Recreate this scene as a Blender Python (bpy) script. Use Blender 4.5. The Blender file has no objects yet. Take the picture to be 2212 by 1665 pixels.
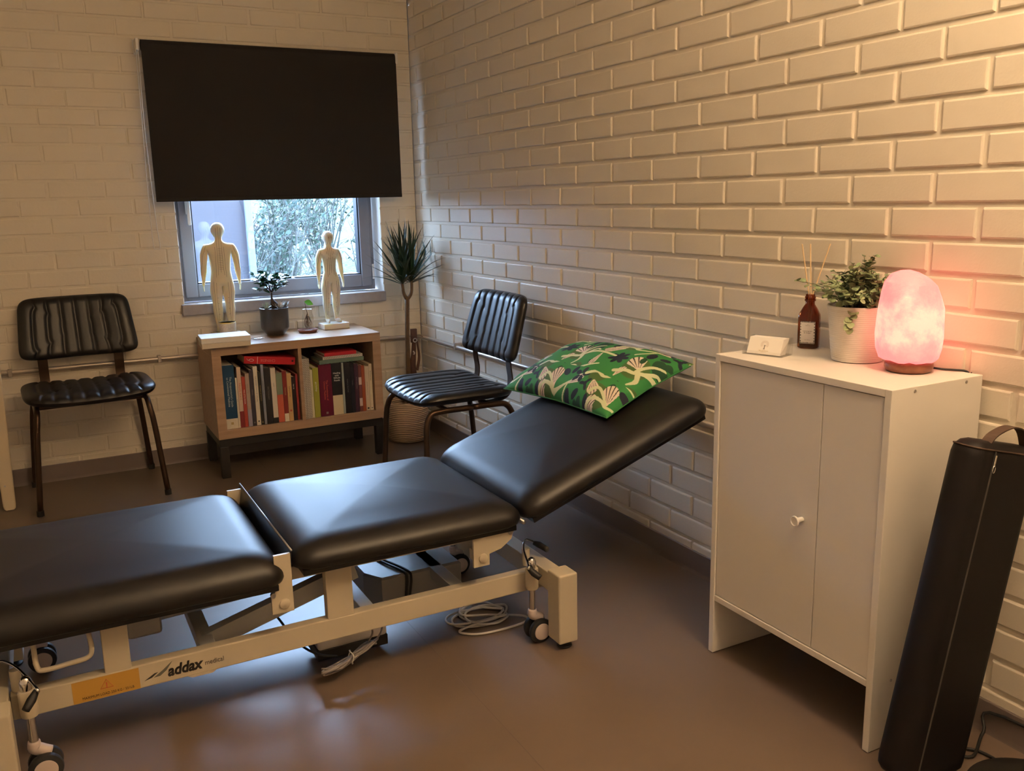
import bpy, bmesh, math, random
import numpy as np
from mathutils import Vector, Matrix, Quaternion
from mathutils.bvhtree import BVHTree
random.seed(7)
C = bpy.context.scene.collection
SC = bpy.context.scene
PI = math.pi

# ------------------------------------------------------------------ camera
F, YAW, PITCH, ROLL = 1922.9, 0.4864, 0.2073, -0.0227
POS = Vector((-1.7551, -4.3286, 1.1899))
fwd = Vector((math.sin(YAW)*math.cos(PITCH), math.cos(YAW)*math.cos(PITCH), -math.sin(PITCH)))
rt0 = Vector((math.cos(YAW), -math.sin(YAW), 0)); up0 = rt0.cross(fwd)
rt = math.cos(ROLL)*rt0 + math.sin(ROLL)*up0
up = -math.sin(ROLL)*rt0 + math.cos(ROLL)*up0
cd = bpy.data.cameras.new('camera'); cam = bpy.data.objects.new('camera', cd); C.objects.link(cam)
M = Matrix((rt, up, -fwd)).transposed().to_4x4(); M.translation = POS
cam.matrix_world = M
cd.sensor_width = 36; cd.lens = F/2212*36; cd.clip_start = .02
SC.camera = cam
SC.view_settings.view_transform = 'Standard'; SC.view_settings.look = 'None'
SC.view_settings.gamma = 1; SC.view_settings.exposure = 0.0; SC.view_settings.use_curve_mapping = False

# ------------------------------------------------------------------ world
LAMP_POS = Vector((-.50, -3.78, 2.10)); LAMP_STRENGTH = 1950.0; BOWL_STRENGTH = 58.0; LAMP_COL = (1.0, .71, .43)
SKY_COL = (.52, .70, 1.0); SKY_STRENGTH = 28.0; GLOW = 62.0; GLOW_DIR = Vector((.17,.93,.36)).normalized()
SALT_STRENGTH = 2.8
w = bpy.data.worlds.new('World'); SC.world = w; w.use_nodes = True
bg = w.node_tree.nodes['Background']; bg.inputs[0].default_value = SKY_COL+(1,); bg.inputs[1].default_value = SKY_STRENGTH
# overcast sky with an added brighter patch low over the garden for couch sheen
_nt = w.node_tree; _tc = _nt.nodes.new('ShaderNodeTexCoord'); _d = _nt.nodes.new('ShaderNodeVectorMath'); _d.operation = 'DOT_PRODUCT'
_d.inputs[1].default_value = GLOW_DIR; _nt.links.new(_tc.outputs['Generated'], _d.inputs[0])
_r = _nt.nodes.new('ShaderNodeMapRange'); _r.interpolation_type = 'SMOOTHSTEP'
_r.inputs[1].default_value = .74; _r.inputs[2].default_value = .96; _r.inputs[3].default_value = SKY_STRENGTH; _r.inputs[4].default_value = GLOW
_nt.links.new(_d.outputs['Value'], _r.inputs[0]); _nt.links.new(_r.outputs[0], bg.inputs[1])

# ------------------------------------------------------------------ materials
def mat(name, col, rough=.5, metal=0., spec=.5, noise=None, bump=None, trans=0., emit=None, estr=0., sss=0., coat=0., ior=1.45, alpha=1.):
    """noise=(scale, other colour, amount) mottles the colour; bump=(scale, strength, distance)"""
    m = bpy.data.materials.new(name); m.use_nodes = True
    nt = m.node_tree; b = nt.nodes['Principled BSDF']
    b.inputs['Base Color'].default_value = tuple(col)+(1,)
    b.inputs['Roughness'].default_value = rough; b.inputs['Metallic'].default_value = metal
    b.inputs['Specular IOR Level'].default_value = spec; b.inputs['IOR'].default_value = ior
    if trans: b.inputs['Transmission Weight'].default_value = trans
    if coat: b.inputs['Coat Weight'].default_value = coat
    if alpha < 1: b.inputs['Alpha'].default_value = alpha
    if sss:
        b.inputs['Subsurface Weight'].default_value = sss
        b.inputs['Subsurface Radius'].default_value = (.02, .015, .01); b.inputs['Subsurface Scale'].default_value = 1
    if emit: b.inputs['Emission Color'].default_value = tuple(emit)+(1,); b.inputs['Emission Strength'].default_value = estr
    tc = nt.nodes.new('ShaderNodeTexCoord')
    if noise:
        n = nt.nodes.new('ShaderNodeTexNoise'); n.inputs['Scale'].default_value = noise[0]; n.inputs['Detail'].default_value = 6
        nt.links.new(tc.outputs['Object'], n.inputs['Vector'])
        r = nt.nodes.new('ShaderNodeMapRange'); r.inputs[1].default_value = .35; r.inputs[2].default_value = .65
        r.inputs[3].default_value = 0; r.inputs[4].default_value = noise[2]
        nt.links.new(n.outputs[0], r.inputs[0])
        mx = nt.nodes.new('ShaderNodeMix'); mx.data_type = 'RGBA'
        mx.inputs[6].default_value = tuple(col)+(1,); mx.inputs[7].default_value = tuple(noise[1])+(1,)
        nt.links.new(r.outputs[0], mx.inputs[0]); nt.links.new(mx.outputs[2], b.inputs['Base Color'])
    if bump:
        n = nt.nodes.new('ShaderNodeTexNoise'); n.inputs['Scale'].default_value = bump[0]; n.inputs['Detail'].default_value = 4
        nt.links.new(tc.outputs['Object'], n.inputs['Vector'])
        bp = nt.nodes.new('ShaderNodeBump'); bp.inputs['Strength'].default_value = bump[1]; bp.inputs['Distance'].default_value = bump[2]
        nt.links.new(n.outputs[0], bp.inputs['Height']); nt.links.new(bp.outputs[0], b.inputs['Normal'])
    return m

def wave_mat(name, col, col2, scale, rough=.6, direction='Z', dist=.001, strength=.6, distortion=0.):
    m = mat(name, col, rough); nt = m.node_tree; b = nt.nodes['Principled BSDF']
    tc = nt.nodes.new('ShaderNodeTexCoord'); wv = nt.nodes.new('ShaderNodeTexWave'); wv.bands_direction = direction
    wv.inputs['Scale'].default_value = scale; wv.inputs['Distortion'].default_value = distortion
    nt.links.new(tc.outputs['Object'], wv.inputs['Vector'])
    mx = nt.nodes.new('ShaderNodeMix'); mx.data_type = 'RGBA'
    mx.inputs[6].default_value = tuple(col2)+(1,); mx.inputs[7].default_value = tuple(col)+(1,)
    nt.links.new(wv.outputs[1], mx.inputs[0]); nt.links.new(mx.outputs[2], b.inputs['Base Color'])
    bp = nt.nodes.new('ShaderNodeBump'); bp.inputs['Strength'].default_value = strength; bp.inputs['Distance'].default_value = dist
    nt.links.new(wv.outputs[1], bp.inputs['Height']); nt.links.new(bp.outputs[0], b.inputs['Normal'])
    return m

def wood_mat(name, c1, c2, rough=.45, axis='X', scale=6):
    m = mat(name, c1, rough); nt = m.node_tree; b = nt.nodes['Principled BSDF']
    tc = nt.nodes.new('ShaderNodeTexCoord'); mp = nt.nodes.new('ShaderNodeMapping')
    s = [scale*12]*3; s['XYZ'.index(axis)] = scale*.7; mp.inputs['Scale'].default_value = s
    n = nt.nodes.new('ShaderNodeTexNoise'); n.inputs['Scale'].default_value = 1; n.inputs['Detail'].default_value = 5
    nt.links.new(tc.outputs['Object'], mp.inputs[0]); nt.links.new(mp.outputs[0], n.inputs['Vector'])
    r = nt.nodes.new('ShaderNodeMapRange'); r.inputs[1].default_value = .35; r.inputs[2].default_value = .65
    nt.links.new(n.outputs[0], r.inputs[0])
    mx = nt.nodes.new('ShaderNodeMix'); mx.data_type = 'RGBA'
    mx.inputs[6].default_value = tuple(c1)+(1,); mx.inputs[7].default_value = tuple(c2)+(1,)
    nt.links.new(r.outputs[0], mx.inputs[0]); nt.links.new(mx.outputs[2], b.inputs['Base Color'])
    return m

def glass_mat(name, col=(1,1,1), rough=0.0, ior=1.45):
    m = bpy.data.materials.new(name); m.use_nodes = True; nt = m.node_tree
    b = nt.nodes['Principled BSDF']; b.inputs['Base Color'].default_value = tuple(col)+(1,)
    b.inputs['Roughness'].default_value = rough; b.inputs['Transmission Weight'].default_value = 1; b.inputs['IOR'].default_value = ior
    return m

def pane_mat(name, tint=(.86,.90,.92,1)):   # architectural glass: clear, with the mirror reflection of a pane
    m = bpy.data.materials.new(name); m.use_nodes = True; nt = m.node_tree
    nt.nodes.remove(nt.nodes['Principled BSDF']); out = nt.nodes['Material Output']
    t = nt.nodes.new('ShaderNodeBsdfTransparent'); t.inputs[0].default_value = tint
    g = nt.nodes.new('ShaderNodeBsdfGlossy'); g.inputs['Roughness'].default_value = .015
    lw = nt.nodes.new('ShaderNodeLayerWeight'); lw.inputs[0].default_value = .5; pw_ = nt.nodes.new('ShaderNodeMath'); pw_.operation='POWER'; pw_.inputs[1].default_value=5; nt.links.new(lw.outputs['Facing'],pw_.inputs[0])
    fr = nt.nodes.new('ShaderNodeMath'); fr.operation='MULTIPLY_ADD'; fr.inputs[1].default_value=.9; fr.inputs[2].default_value=.05; fr.use_clamp=True; nt.links.new(pw_.outputs[0],fr.inputs[0])
    mx = nt.nodes.new('ShaderNodeMixShader')
    nt.links.new(fr.outputs[0], mx.inputs[0]); nt.links.new(t.outputs[0], mx.inputs[1]); nt.links.new(g.outputs[0], mx.inputs[2])
    nt.links.new(mx.outputs[0], out.inputs[0]); return m

def vc_mat(name, rough=.8, sheen=0.):
    m = mat(name, (1,1,1), rough); nt = m.node_tree
    a = nt.nodes.new('ShaderNodeVertexColor'); a.layer_name = 'print'
    nt.links.new(a.outputs[0], nt.nodes['Principled BSDF'].inputs['Base Color'])
    return m

MT = dict(
 wall = mat('painted brick', (.78,.71,.59), .38, spec=.4, bump=(160,.35,.0012)),
 wall_b = mat('painted brick smooth', (.78,.71,.59), .48, spec=.3, bump=(90,.4,.0014)),
 plaster = mat('white plaster', (.80,.76,.70), .8),
 ceil = mat('ceiling paint', (.86,.83,.78), .9),
 floor = mat('brown vinyl floor', (.150,.108,.080), .38, spec=.7, noise=(3.0,(.126,.091,.067),.8), bump=(60,.12,.0006)),
 skirt = mat('brown vinyl skirting', (.17,.135,.12), .4),
 leather = mat('black leatherette', (.007,.0052,.0048), .44, spec=.45, bump=(900,.10,.0003)),
 leather_c = mat('black leather chair', (.008,.007,.007), .38, spec=.42, bump=(700,.1,.0003)),
 bronze = mat('bronze tube', (.062,.036,.022), .36, metal=.7, noise=(30,(.07,.04,.025),.6)),
 cream_metal = mat('cream powder coat', (.52,.46,.35), .36, bump=(500,.1,.0002)),
 grey_metal = mat('grey powder coat', (.42,.42,.41), .4),
 chrome = mat('chrome', (.75,.75,.75), .12, metal=1),
 steel = mat('steel', (.5,.5,.5), .3, metal=1),
 blackp = mat('black plastic', (.010,.009,.009), .4),
 rubber = mat('black rubber', (.012,.011,.011), .6),
 white_mel = mat('white melamine', (.80,.76,.70), .42),
 white_mel2 = mat('white melamine door', (.74,.70,.65), .5, bump=(400,.08,.0002)),
 white_pl = mat('white plastic', (.8,.78,.75), .35),
 oak = wood_mat('light oak veneer', (.42,.275,.175), (.35,.22,.135), .38, 'X', 5),
 darkwood = mat('black brown wood', (.016,.012,.010), .45),
 frame = mat('grey window frame', (.225,.23,.27), .42),
 gasket = mat('window gasket', (.02,.022,.03), .5),
 sill = mat('grey sill tile', (.36,.34,.35), .4, noise=(40,(.31,.29,.30),.6)),
 fabric_blind = mat('black blind fabric', (.014,.011,.010), .85, bump=(600,.2,.0003)),
 pane = pane_mat('window glass'),
 glass = glass_mat('clear glass'), amber = glass_mat('amber glass', (.42,.11,.025), .03, 1.5),
 acrylic = pane_mat('clear acrylic',(.965,.965,.96,1)), water = glass_mat('water', (.95,1,1), 0, 1.33),
 paper = mat('white paper', (.84,.81,.76), .7),
 pages = wave_mat('book pages', (.72,.66,.52), (.60,.54,.42), 90, .8, 'X', .0003, .3),
 ink = mat('black ink', (.015,.012,.010), .6), ink_w = mat('white ink', (.75,.73,.70), .6),
 ink_g = mat('grey ink', (.20,.18,.16), .6), ink_r = mat('red ink', (.50,.10,.05), .6), ink_p = mat('pink ink', (.62,.16,.14), .5), ink_gold = mat('gold ink', (.40,.30,.12), .5),
 pot_w = wave_mat('ribbed white pot', (.74,.70,.62), (.68,.64,.56), 70, .45, 'Z', .0008, .5),
 pot_d = mat('dark grey glazed pot', (.045,.040,.037), .28, noise=(25,(.07,.062,.055),.7)),
 soil = mat('soil', (.03,.02,.014), .9, bump=(120,1,.003)),
 leaf_d = mat('dracaena leaf', (.012,.036,.016), .38, noise=(20,(.035,.035,.014),.5)),
 leaf_f = mat('ficus leaf', (.012,.075,.035), .22, spec=.6),
 leaf_e = mat('eucalyptus leaf', (.075,.12,.055), .5, noise=(35,(.30,.36,.20),.9), sss=.0),
 leaf_b = mat('bright green leaf', (.12,.42,.06), .35, sss=.2),
 succ = mat('pale succulent', (.32,.46,.36), .5, noise=(60,(.55,.55,.48),.9)),
 bark = mat('bark', (.13,.075,.035), .7, bump=(140,.8,.002), noise=(50,(.08,.045,.02),.7)),
 bark_d = mat('dark bark', (.035,.022,.016), .7, bump=(100,.6,.002)),
 driftw = mat('red brown carved wood', (.105,.042,.026), .45, noise=(30,(.05,.02,.013),.8)),
 rope = wave_mat('woven rope basket', (.60,.44,.30), (.42,.30,.20), 33, .85, 'Z', .004, .9),
 reed = mat('rattan reed', (.70,.52,.30), .7),
 salt_base = wood_mat('salt lamp wood', (.27,.11,.06), (.20,.075,.04), .4, 'X', 8),
 terracotta = mat('terracotta', (.23,.085,.05), .6),
 ivory = mat('ivory figure plastic', (.80,.73,.55), .33, sss=.6),
 ivory2 = mat('pale figure plastic', (.80,.76,.66), .33, sss=.6),
 yellow = mat('yellow sticker', (.48,.27,.05), .5),
 mustard = mat('mustard glaze', (.62,.46,.04), .3), mug = mat('speckled cream glaze', (.62,.56,.46), .35, noise=(150,(.45,.38,.30),.7)),
 strap = mat('brown webbing strap', (.055,.032,.02), .6),
 bag = mat('black vinyl bag', (.008,.006,.006), .55, spec=.2),
 cable_w = mat('white cable', (.55,.52,.48), .45), cable_k = mat('grey cable', (.24,.21,.20), .5), cable_b = mat('black cable', (.01,.01,.01), .5),
 conduit = mat('galvanised conduit', (.50,.44,.38), .35, metal=.6),
 red_dye = mat('x', (.5,.02,.02), .5),
)
def colmat(name, c, rough=.55):
    return mat(name, c, rough)

# ------------------------------------------------------------------ mesh builder
class MB:
    def __init__(s): s.v=[]; s.f=[]; s.col=None
    def add(s, vs, fs):
        o=len(s.v); s.v += [tuple(p) for p in vs]; s.f += [tuple(i+o for i in q) for q in fs]; return s
    def box(s, x0,x1,y0,y1,z0,z1, bev=0.0, M=None):
        if x0>x1: x0,x1=x1,x0
        if y0>y1: y0,y1=y1,y0
        if z0>z1: z0,z1=z1,z0
        bm = bmesh.new(); bmesh.ops.create_cube(bm, size=1)
        for v in bm.verts:
            v.co = Vector(((x0+x1)/2+v.co.x*(x1-x0), (y0+y1)/2+v.co.y*(y1-y0), (z0+z1)/2+v.co.z*(z1-z0)))
        if bev: bmesh.ops.bevel(bm, geom=bm.edges[:], offset=min(bev, .45*min(x1-x0,y1-y0,z1-z0)), segments=2 if bev<.004 else 4, profile=.5, affect='EDGES')
        return s._bm(bm, M)
    def _bm(s, bm, M=None):
        bm.verts.index_update()
        vs=[(M@v.co if M else v.co.copy()) for v in bm.verts]
        fs=[[v.index for v in f.verts] for f in bm.faces]; bm.free()
        return s.add(vs, fs)
    def tube(s, pts, r, n=10, closed=False, smooth=0, cap=True):
        pts=[Vector(p) for p in pts]
        rr = list(r) if isinstance(r,(list,tuple)) else [r]*len(pts)
        if smooth:
            q=[];qr=[]; L=len(pts)
            rng = range(L) if closed else range(L-1)
            for i in rng:
                p0=pts[(i-1)%L] if closed or i>0 else pts[0]*2-pts[1]
                p1=pts[i]; p2=pts[(i+1)%L]
                p3=pts[(i+2)%L] if closed or i+2<L else pts[-1]*2-pts[-2]
                for k in range(smooth):
                    t=k/smooth
                    q.append(.5*((2*p1)+(p2-p0)*t+(2*p0-5*p1+4*p2-p3)*t*t+(3*p1-p0-3*p2+p3)*t**3))
                    qr.append(rr[i]*(1-t)+rr[(i+1)%L]*t)
            if not closed: q.append(pts[-1]); qr.append(rr[-1])
            pts=q; rr=qr
        L=len(pts); T=[]
        for i in range(L):
            a=pts[(i-1)%L] if closed or i>0 else pts[i]; b=pts[(i+1)%L] if closed or i<L-1 else pts[i]
            d=(b-a); T.append(d.normalized() if d.length>1e-9 else Vector((0,0,1)))
        nrm = T[0].orthogonal().normalized(); vs=[]; fs=[]
        for i in range(L):
            if i: 
                nrm = nrm - T[i]*nrm.dot(T[i])
                nrm = nrm.normalized() if nrm.length>1e-6 else T[i].orthogonal().normalized()
            bn=T[i].cross(nrm)
            for k in range(n):
                a=2*PI*k/n; vs.append(pts[i]+(nrm*math.cos(a)+bn*math.sin(a))*rr[i])
        for i in range(L if closed else L-1):
            j=(i+1)%L
            for k in range(n):
                fs.append((i*n+k, i*n+(k+1)%n, j*n+(k+1)%n, j*n+k))
        if not closed and cap: fs.append(tuple(range(n))[::-1]); fs.append(tuple((L-1)*n+k for k in range(n)))
        return s.add(vs, fs)
    def lathe(s, prof, c=(0,0,0), n=40, squash=1.0, M=None):
        vs=[];fs=[]; L=len(prof)
        for r,z in prof:
            for k in range(n):
                a=2*PI*k/n; p=Vector((c[0]+r*math.cos(a), c[1]+r*math.sin(a)*squash, c[2]+z)); vs.append(M@p if M else p)
        for i in range(L-1):
            for k in range(n): fs.append((i*n+k, i*n+(k+1)%n, (i+1)*n+(k+1)%n, (i+1)*n+k))
        if prof[0][0]>1e-6: fs.append(tuple(range(n))[::-1])
        if prof[-1][0]>1e-6: fs.append(tuple((L-1)*n+k for k in range(n)))
        return s.add(vs, fs)
    def cyl(s, p, q, r, n=20): return s.tube([p,q], r, n)
    def loft(s, rings, closed_ends=True):
        n=len(rings[0]); vs=[p for r in rings for p in r]; fs=[]
        for i in range(len(rings)-1):
            for k in range(n): fs.append((i*n+k, i*n+(k+1)%n, (i+1)*n+(k+1)%n, (i+1)*n+k))
        if closed_ends: fs.append(tuple(range(n))[::-1]); fs.append(tuple((len(rings)-1)*n+k for k in range(n)))
        return s.add(vs, fs)
    def build(s, name, m, parent=None, smooth=False, world=None, angle=None):
        me=bpy.data.meshes.new(name)
        off = Vector(world) if world is not None else Vector((0,0,0))
        me.from_pydata([Vector(p)-off for p in s.v], [], s.f); me.validate()
        bm=bmesh.new(); bm.from_mesh(me)
        bmesh.ops.recalc_face_normals(bm, faces=bm.faces[:]); bm.to_mesh(me); bm.free()
        if isinstance(m,(list,tuple)):
            for q in m: me.materials.append(q)
        else: me.materials.append(m)
        o=bpy.data.objects.new(name, me); C.objects.link(o)
        if parent: o.parent=parent
        if smooth:
            for p in me.polygons: p.use_smooth=True
            if angle: 
                try: me.set_sharp_from_angle(angle=math.radians(angle))
                except Exception: pass
        return o

def rrect(cx, cy, hx, hy, r, z, n=7):
    r=min(r,hx,hy); out=[]
    for (sx,sy,a0) in ((1,1,0),(-1,1,90),(-1,-1,180),(1,-1,270)):
        for k in range(n):
            a=math.radians(a0+90*k/(n-1)); out.append(Vector((cx+sx*(hx-r)+r*math.cos(a), cy+sy*(hy-r)+r*math.sin(a), z)))
    return out

def tag(o, label=None, cat=None, group=None, kind=None):
    if label: o['label']=label
    if cat: o['category']=cat
    if group: o['group']=group
    if kind: o['kind']=kind
    return o
def thing(name, label, cat, loc=(0,0,0), rotz=0, group=None):
    o=bpy.data.objects.new(name,None); C.objects.link(o); o.location=loc; o.rotation_euler=(0,0,rotz); o.empty_display_size=.05
    return tag(o,label,cat,group)
def struct(o): o['kind']='structure'; return o

FONTS={}
def text(s, size, m, parent, Mx, name='lettering', shear=0., bold=0., sx=1., align='CENTER', thick=.0002):
    cu=bpy.data.curves.new(name,'FONT'); cu.body=s; cu.size=size; cu.align_x=align; cu.align_y='CENTER'
    cu.shear=shear; cu.offset=bold; cu.extrude=thick; cu.resolution_u=3
    o=bpy.data.objects.new(name,cu); C.objects.link(o)
    dg=bpy.context.evaluated_depsgraph_get(); dg.update()
    me=bpy.data.meshes.new_from_object(o.evaluated_get(dg)); bpy.data.objects.remove(o); bpy.data.curves.remove(cu)
    me.transform(Mx @ Matrix.Diagonal((sx,1,1,1))); me.materials.clear(); me.materials.append(m); me.name=name
    o=bpy.data.objects.new(name,me); C.objects.link(o); o.parent=parent; return o
def frame_m(origin, xdir, ydir):
    x=Vector(xdir).normalized(); y=Vector(ydir).normalized(); z=x.cross(y)
    m=Matrix((x,y,z)).transposed().to_4x4(); m.translation=Vector(origin); return m

# ------------------------------------------------------------------ brick walls
ZJ, CH, BL_ = 1.1545, .075, .225
CEIL = 2.55
def brick_wall(name, P, u0, u1, phase, m, hole=None, depth=.006, jw=.0115, cham=.0042, zmin=0., zmax=CEIL, jit=.0016, seed=1):
    """P(u,z,d): d = depth behind the face"""
    rnd=random.Random(seed); mb=MB()
    def quad(a,b,c,d,dep):
        mb.add([P(a,c,dep),P(b,c,dep),P(b,d,dep),P(a,d,dep)],[(0,1,2,3)])
    if hole:
        ha,hb,hc,hd=hole
        quad(u0,ha,zmin,zmax,depth); quad(hb,u1,zmin,zmax,depth); quad(ha,hb,zmin,hc,depth); quad(ha,hb,hd,zmax,depth)
    else: quad(u0,u1,zmin,zmax,depth)
    r0=math.floor((zmin-ZJ)/CH); r1=math.ceil((zmax-ZJ)/CH)
    for r in range(r0,r1):
        z0=ZJ+r*CH+jw/2; z1=ZJ+(r+1)*CH-jw/2
        z0=max(z0,zmin); z1=min(z1,zmax)
        if z1-z0<.01: continue
        ph=phase+(BL_/2 if r%2 else 0)
        k0=math.floor((u0-ph)/BL_)-1; k1=math.ceil((u1-ph)/BL_)+1
        for k in range(k0,k1):
            a=ph+k*BL_+jw/2+rnd.uniform(-jit,jit); b=ph+(k+1)*BL_-jw/2+rnd.uniform(-jit,jit)
            a=max(a,u0); b=min(b,u1)
            parts=[(a,b,z0,z1)]
            if hole:
                ha,hb,hc,hd=hole
                if a<hb and b>ha and z0<hd and z1>hc:
                    parts=[]
                    if a<ha: parts.append((a,ha,z0,z1))
                    if b>hb: parts.append((hb,b,z0,z1))
                    if z0<hc: parts.append((max(a,ha),min(b,hb),z0,hc))
                    if z1>hd: parts.append((max(a,ha),min(b,hb),hd,z1))
            for (a2,b2,c2,d2) in parts:
                if b2-a2<.012 or d2-c2<.012: continue
                e=rnd.uniform(-.0009,.0009); q=cham
                j=lambda: rnd.uniform(-.0009,.0009)
                o=[P(a2+j(),c2+j(),depth),P(b2+j(),c2+j(),depth),P(b2+j(),d2+j(),depth),P(a2+j(),d2+j(),depth)]
                mm=[P(a2+q*.35,c2+q*.35,.0012+e),P(b2-q*.35,c2+q*.35,.0012+e),P(b2-q*.35,d2-q*.35,.0012+e),P(a2+q*.35,d2-q*.35,.0012+e)]
                i=[P(a2+q,c2+q,e),P(b2-q,c2+q,e),P(b2-q,d2-q,e),P(a2+q,d2-q,e)]
                mb.add(o+mm+i,[(0,1,5,4),(1,2,6,5),(2,3,7,6),(3,0,4,7),(4,5,9,8),(5,6,10,9),(6,7,11,10),(7,4,8,11),(8,9,10,11)])
    return struct(mb.build(name, m))

RX0, RY0 = -3.15, -5.45      # room extent to the left and behind
HOLE=(-1.165,-.194,.745,1.80)
brick_wall('wall_right', lambda u,z,d: Vector((d,u,z)), RY0, 0, -2.104, MT['wall'], depth=.0062, seed=3)
wb = brick_wall('wall_back', lambda u,z,d: Vector((u,d,z)), RX0, 0, -1.5587, MT['wall_b'], hole=HOLE, depth=.0042, jw=.009, cham=.0042, jit=.003, seed=5)
# reveal of the window opening
mb=MB(); ha,hb,hc,hd=HOLE; D=.30
for (a,b,c,d) in ((ha-.02,ha,hc-.06,hd+.02),(hb,hb+.02,hc-.06,hd+.02),(ha-.02,hb+.02,hd,hd+.02),(ha-.02,hb+.02,hc-.08,hc-.05)):
    mb.box(a,b,.0045,D,c,d)
rv=mb.build('window_reveal', MT['plaster'], wb)
struct(MB().box(RX0-.1,RX0,RY0,.3,0,CEIL).build('wall_left', MT['plaster']))
struct(MB().box(RX0-.1,.1,RY0-.1,RY0,0,CEIL).build('wall_front', MT['plaster']))
struct(MB().box(RX0-.1,.1,RY0-.1,.3,CEIL,CEIL+.1).build('ceiling', MT['ceil']))
fl=MB().box(RX0-.1,.1,RY0-.1,.3,-.08,0)
fl=struct(fl.build('floor', MT['floor']))
MB().box(-.9255,-.9240,-5.4,-.02,-.001,.0003).build('floor_seam', mat('floor weld', (.13,.10,.085), .5), fl)
# outer skins so that no daylight leaks through the thin brick faces
sk=MB()
sk.box(.007,.10,RY0,.3,0,CEIL); sk.build('wall_core', MT['plaster'], bpy.data.objects['wall_right'])
sk=MB(); 
for (a,b,c,d) in ((RX0,ha-.001,0,CEIL),(hb+.001,.0,0,CEIL),(ha-.001,hb+.001,0,hc-.051),(ha-.001,hb+.001,hd+.001,CEIL)): sk.box(a,b,.0048,.30,c,d)
sk.build('wall_core', MT['plaster'], wb)
def skirting(name, path):
    prof=[(0,.0),(.0065,.0),(.0055,.003),(.0045,.012),(.0045,.074),(.003,.0764),(0,.0764)]
    mb=MB(); rings=[]
    for (x,y,nx,ny) in path: rings.append([Vector((x+nx*a,y+ny*a,z)) for a,z in prof])
    mb.loft(rings); return struct(mb.build(name, MT['skirt']))
skirting('baseboard_back', [(RX0,-.0005,0,-1),(-.0005,-.0005,-1,-1)])
skirting('baseboard_right', [(-.0005,-.0005,-1,-1),(-.0005,RY0,-1,0)])

# ------------------------------------------------------------------ window
win=thing('window_1',None,None,(-.68,.1,.745)); win['kind']='structure'; del_keys=None
WO=win.location
def WB(name,m,fn,parent=win,**k):
    b=MB(); fn(b); return b.build(name,m,parent,world=WO,**k)
fx0,fx1,fz0,fz1=-1.165,-.206,.750,1.80
def ring(b,x0,x1,z0,z1,t,y0,y1,bev=.003,tb=None):
    tb=tb or t
    b.box(x0,x0+t,y0,y1,z0,z1,bev); b.box(x1-t,x1,y0,y1,z0,z1,bev); b.box(x0+t,x1-t,y0,y1,z0,z0+tb,bev); b.box(x0+t,x1-t,y0,y1,z1-t,z1,bev)
WB('window_frame',MT['frame'],lambda b: ring(b,fx0,fx1,fz0-.005,fz1,.030,.095,.17,.002))
sash=WB('sash',MT['frame'],lambda b: ring(b,fx0+.022,fx1-.018,fz0+.014,fz1-.02,.056,.078,.15,.006,tb=.062))
WB('gasket',MT['gasket'],lambda b: ring(b,fx0+.076,fx1-.072,fz0+.074,fz1-.074,.008,.088,.14,.001),sash)
WB('pane',MT['pane'],lambda b: b.box(fx0+.080,fx1-.076,.118,.122,fz0+.078,fz1-.078),sash)
def hnd(b):
    b.box(-1.112,-1.090,.066,.080,1.15,1.23,.004); b.box(-1.109,-1.093,.046,.06,1.10,1.215,.006); b.cyl((-1.101,.07,1.2),(-1.101,.05,1.2),.007)
WB('window_handle',MT['white_pl'],hnd,sash)
WB('hinge',MT['white_pl'],lambda b: b.cyl((-.219,.074,.80),(-.219,.074,.875),.006,12),sash)
WB('sill',MT['sill'],lambda b: b.box(-1.180,-.193,-.030,.094,.693,.744,.005),win)

# ------------------------------------------------------------------ roller blind
bl=thing('roller_blind','black roller blind pulled halfway down over the window','blind',(-.675,-.05,1.86))
def BB(name,m,fn,parent=bl,**k):
    b=MB(); fn(b); return b.build(name,m,parent,world=bl.location,**k)
def fab(b):
    y=-.078; pts=[]
    for i in range(9):
        a=PI/2*i/8; pts.append((-.055-.023*math.sin(a), 1.863+.023*math.cos(a)))
    prof=pts+[(y,1.215),(y+.0012,1.215)]+[(-.055-.022*math.sin(PI/2*(8-i)/8),1.863+.022*math.cos(PI/2*(8-i)/8)) for i in range(9)]
    b.loft([[Vector((x,p,z)) for p,z in prof] for x in (-1.250,-.102)])
BB('fabric',MT['fabric_blind'],fab)
BB('roller_tube',MT['fabric_blind'],lambda b: b.cyl((-1.248,-.055,1.863),(-.104,-.055,1.863),.0215,28),smooth=True,angle=40)
BB('bottom_bar',MT['fabric_blind'],lambda b: b.box(-1.250,-.102,-.0815,-.0745,1.208,1.226,.002))
for x in (-1.262,-.096):
    BB('bracket',MT['white_pl'],lambda b: (b.box(x-.008,x+.004,-.082,-.004,1.838,1.888,.003), b.box(x-.012,x+.010,-.008,-.001,1.83,1.892,.002)))
def chain(b):
    b.tube([(-1.262,-.075,1.85),(-1.266,-.060,1.5),(-1.256,-.045,1.12),(-1.248,-.030,1.012),(-1.262,-.028,1.005),(-1.276,-.03,1.03),(-1.277,-.045,1.3),(-1.272,-.055,1.6),(-1.270,-.07,1.85)],.0016,6,smooth=6)
BB('bead_chain',MT['white_pl'],chain,smooth=True)

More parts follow.
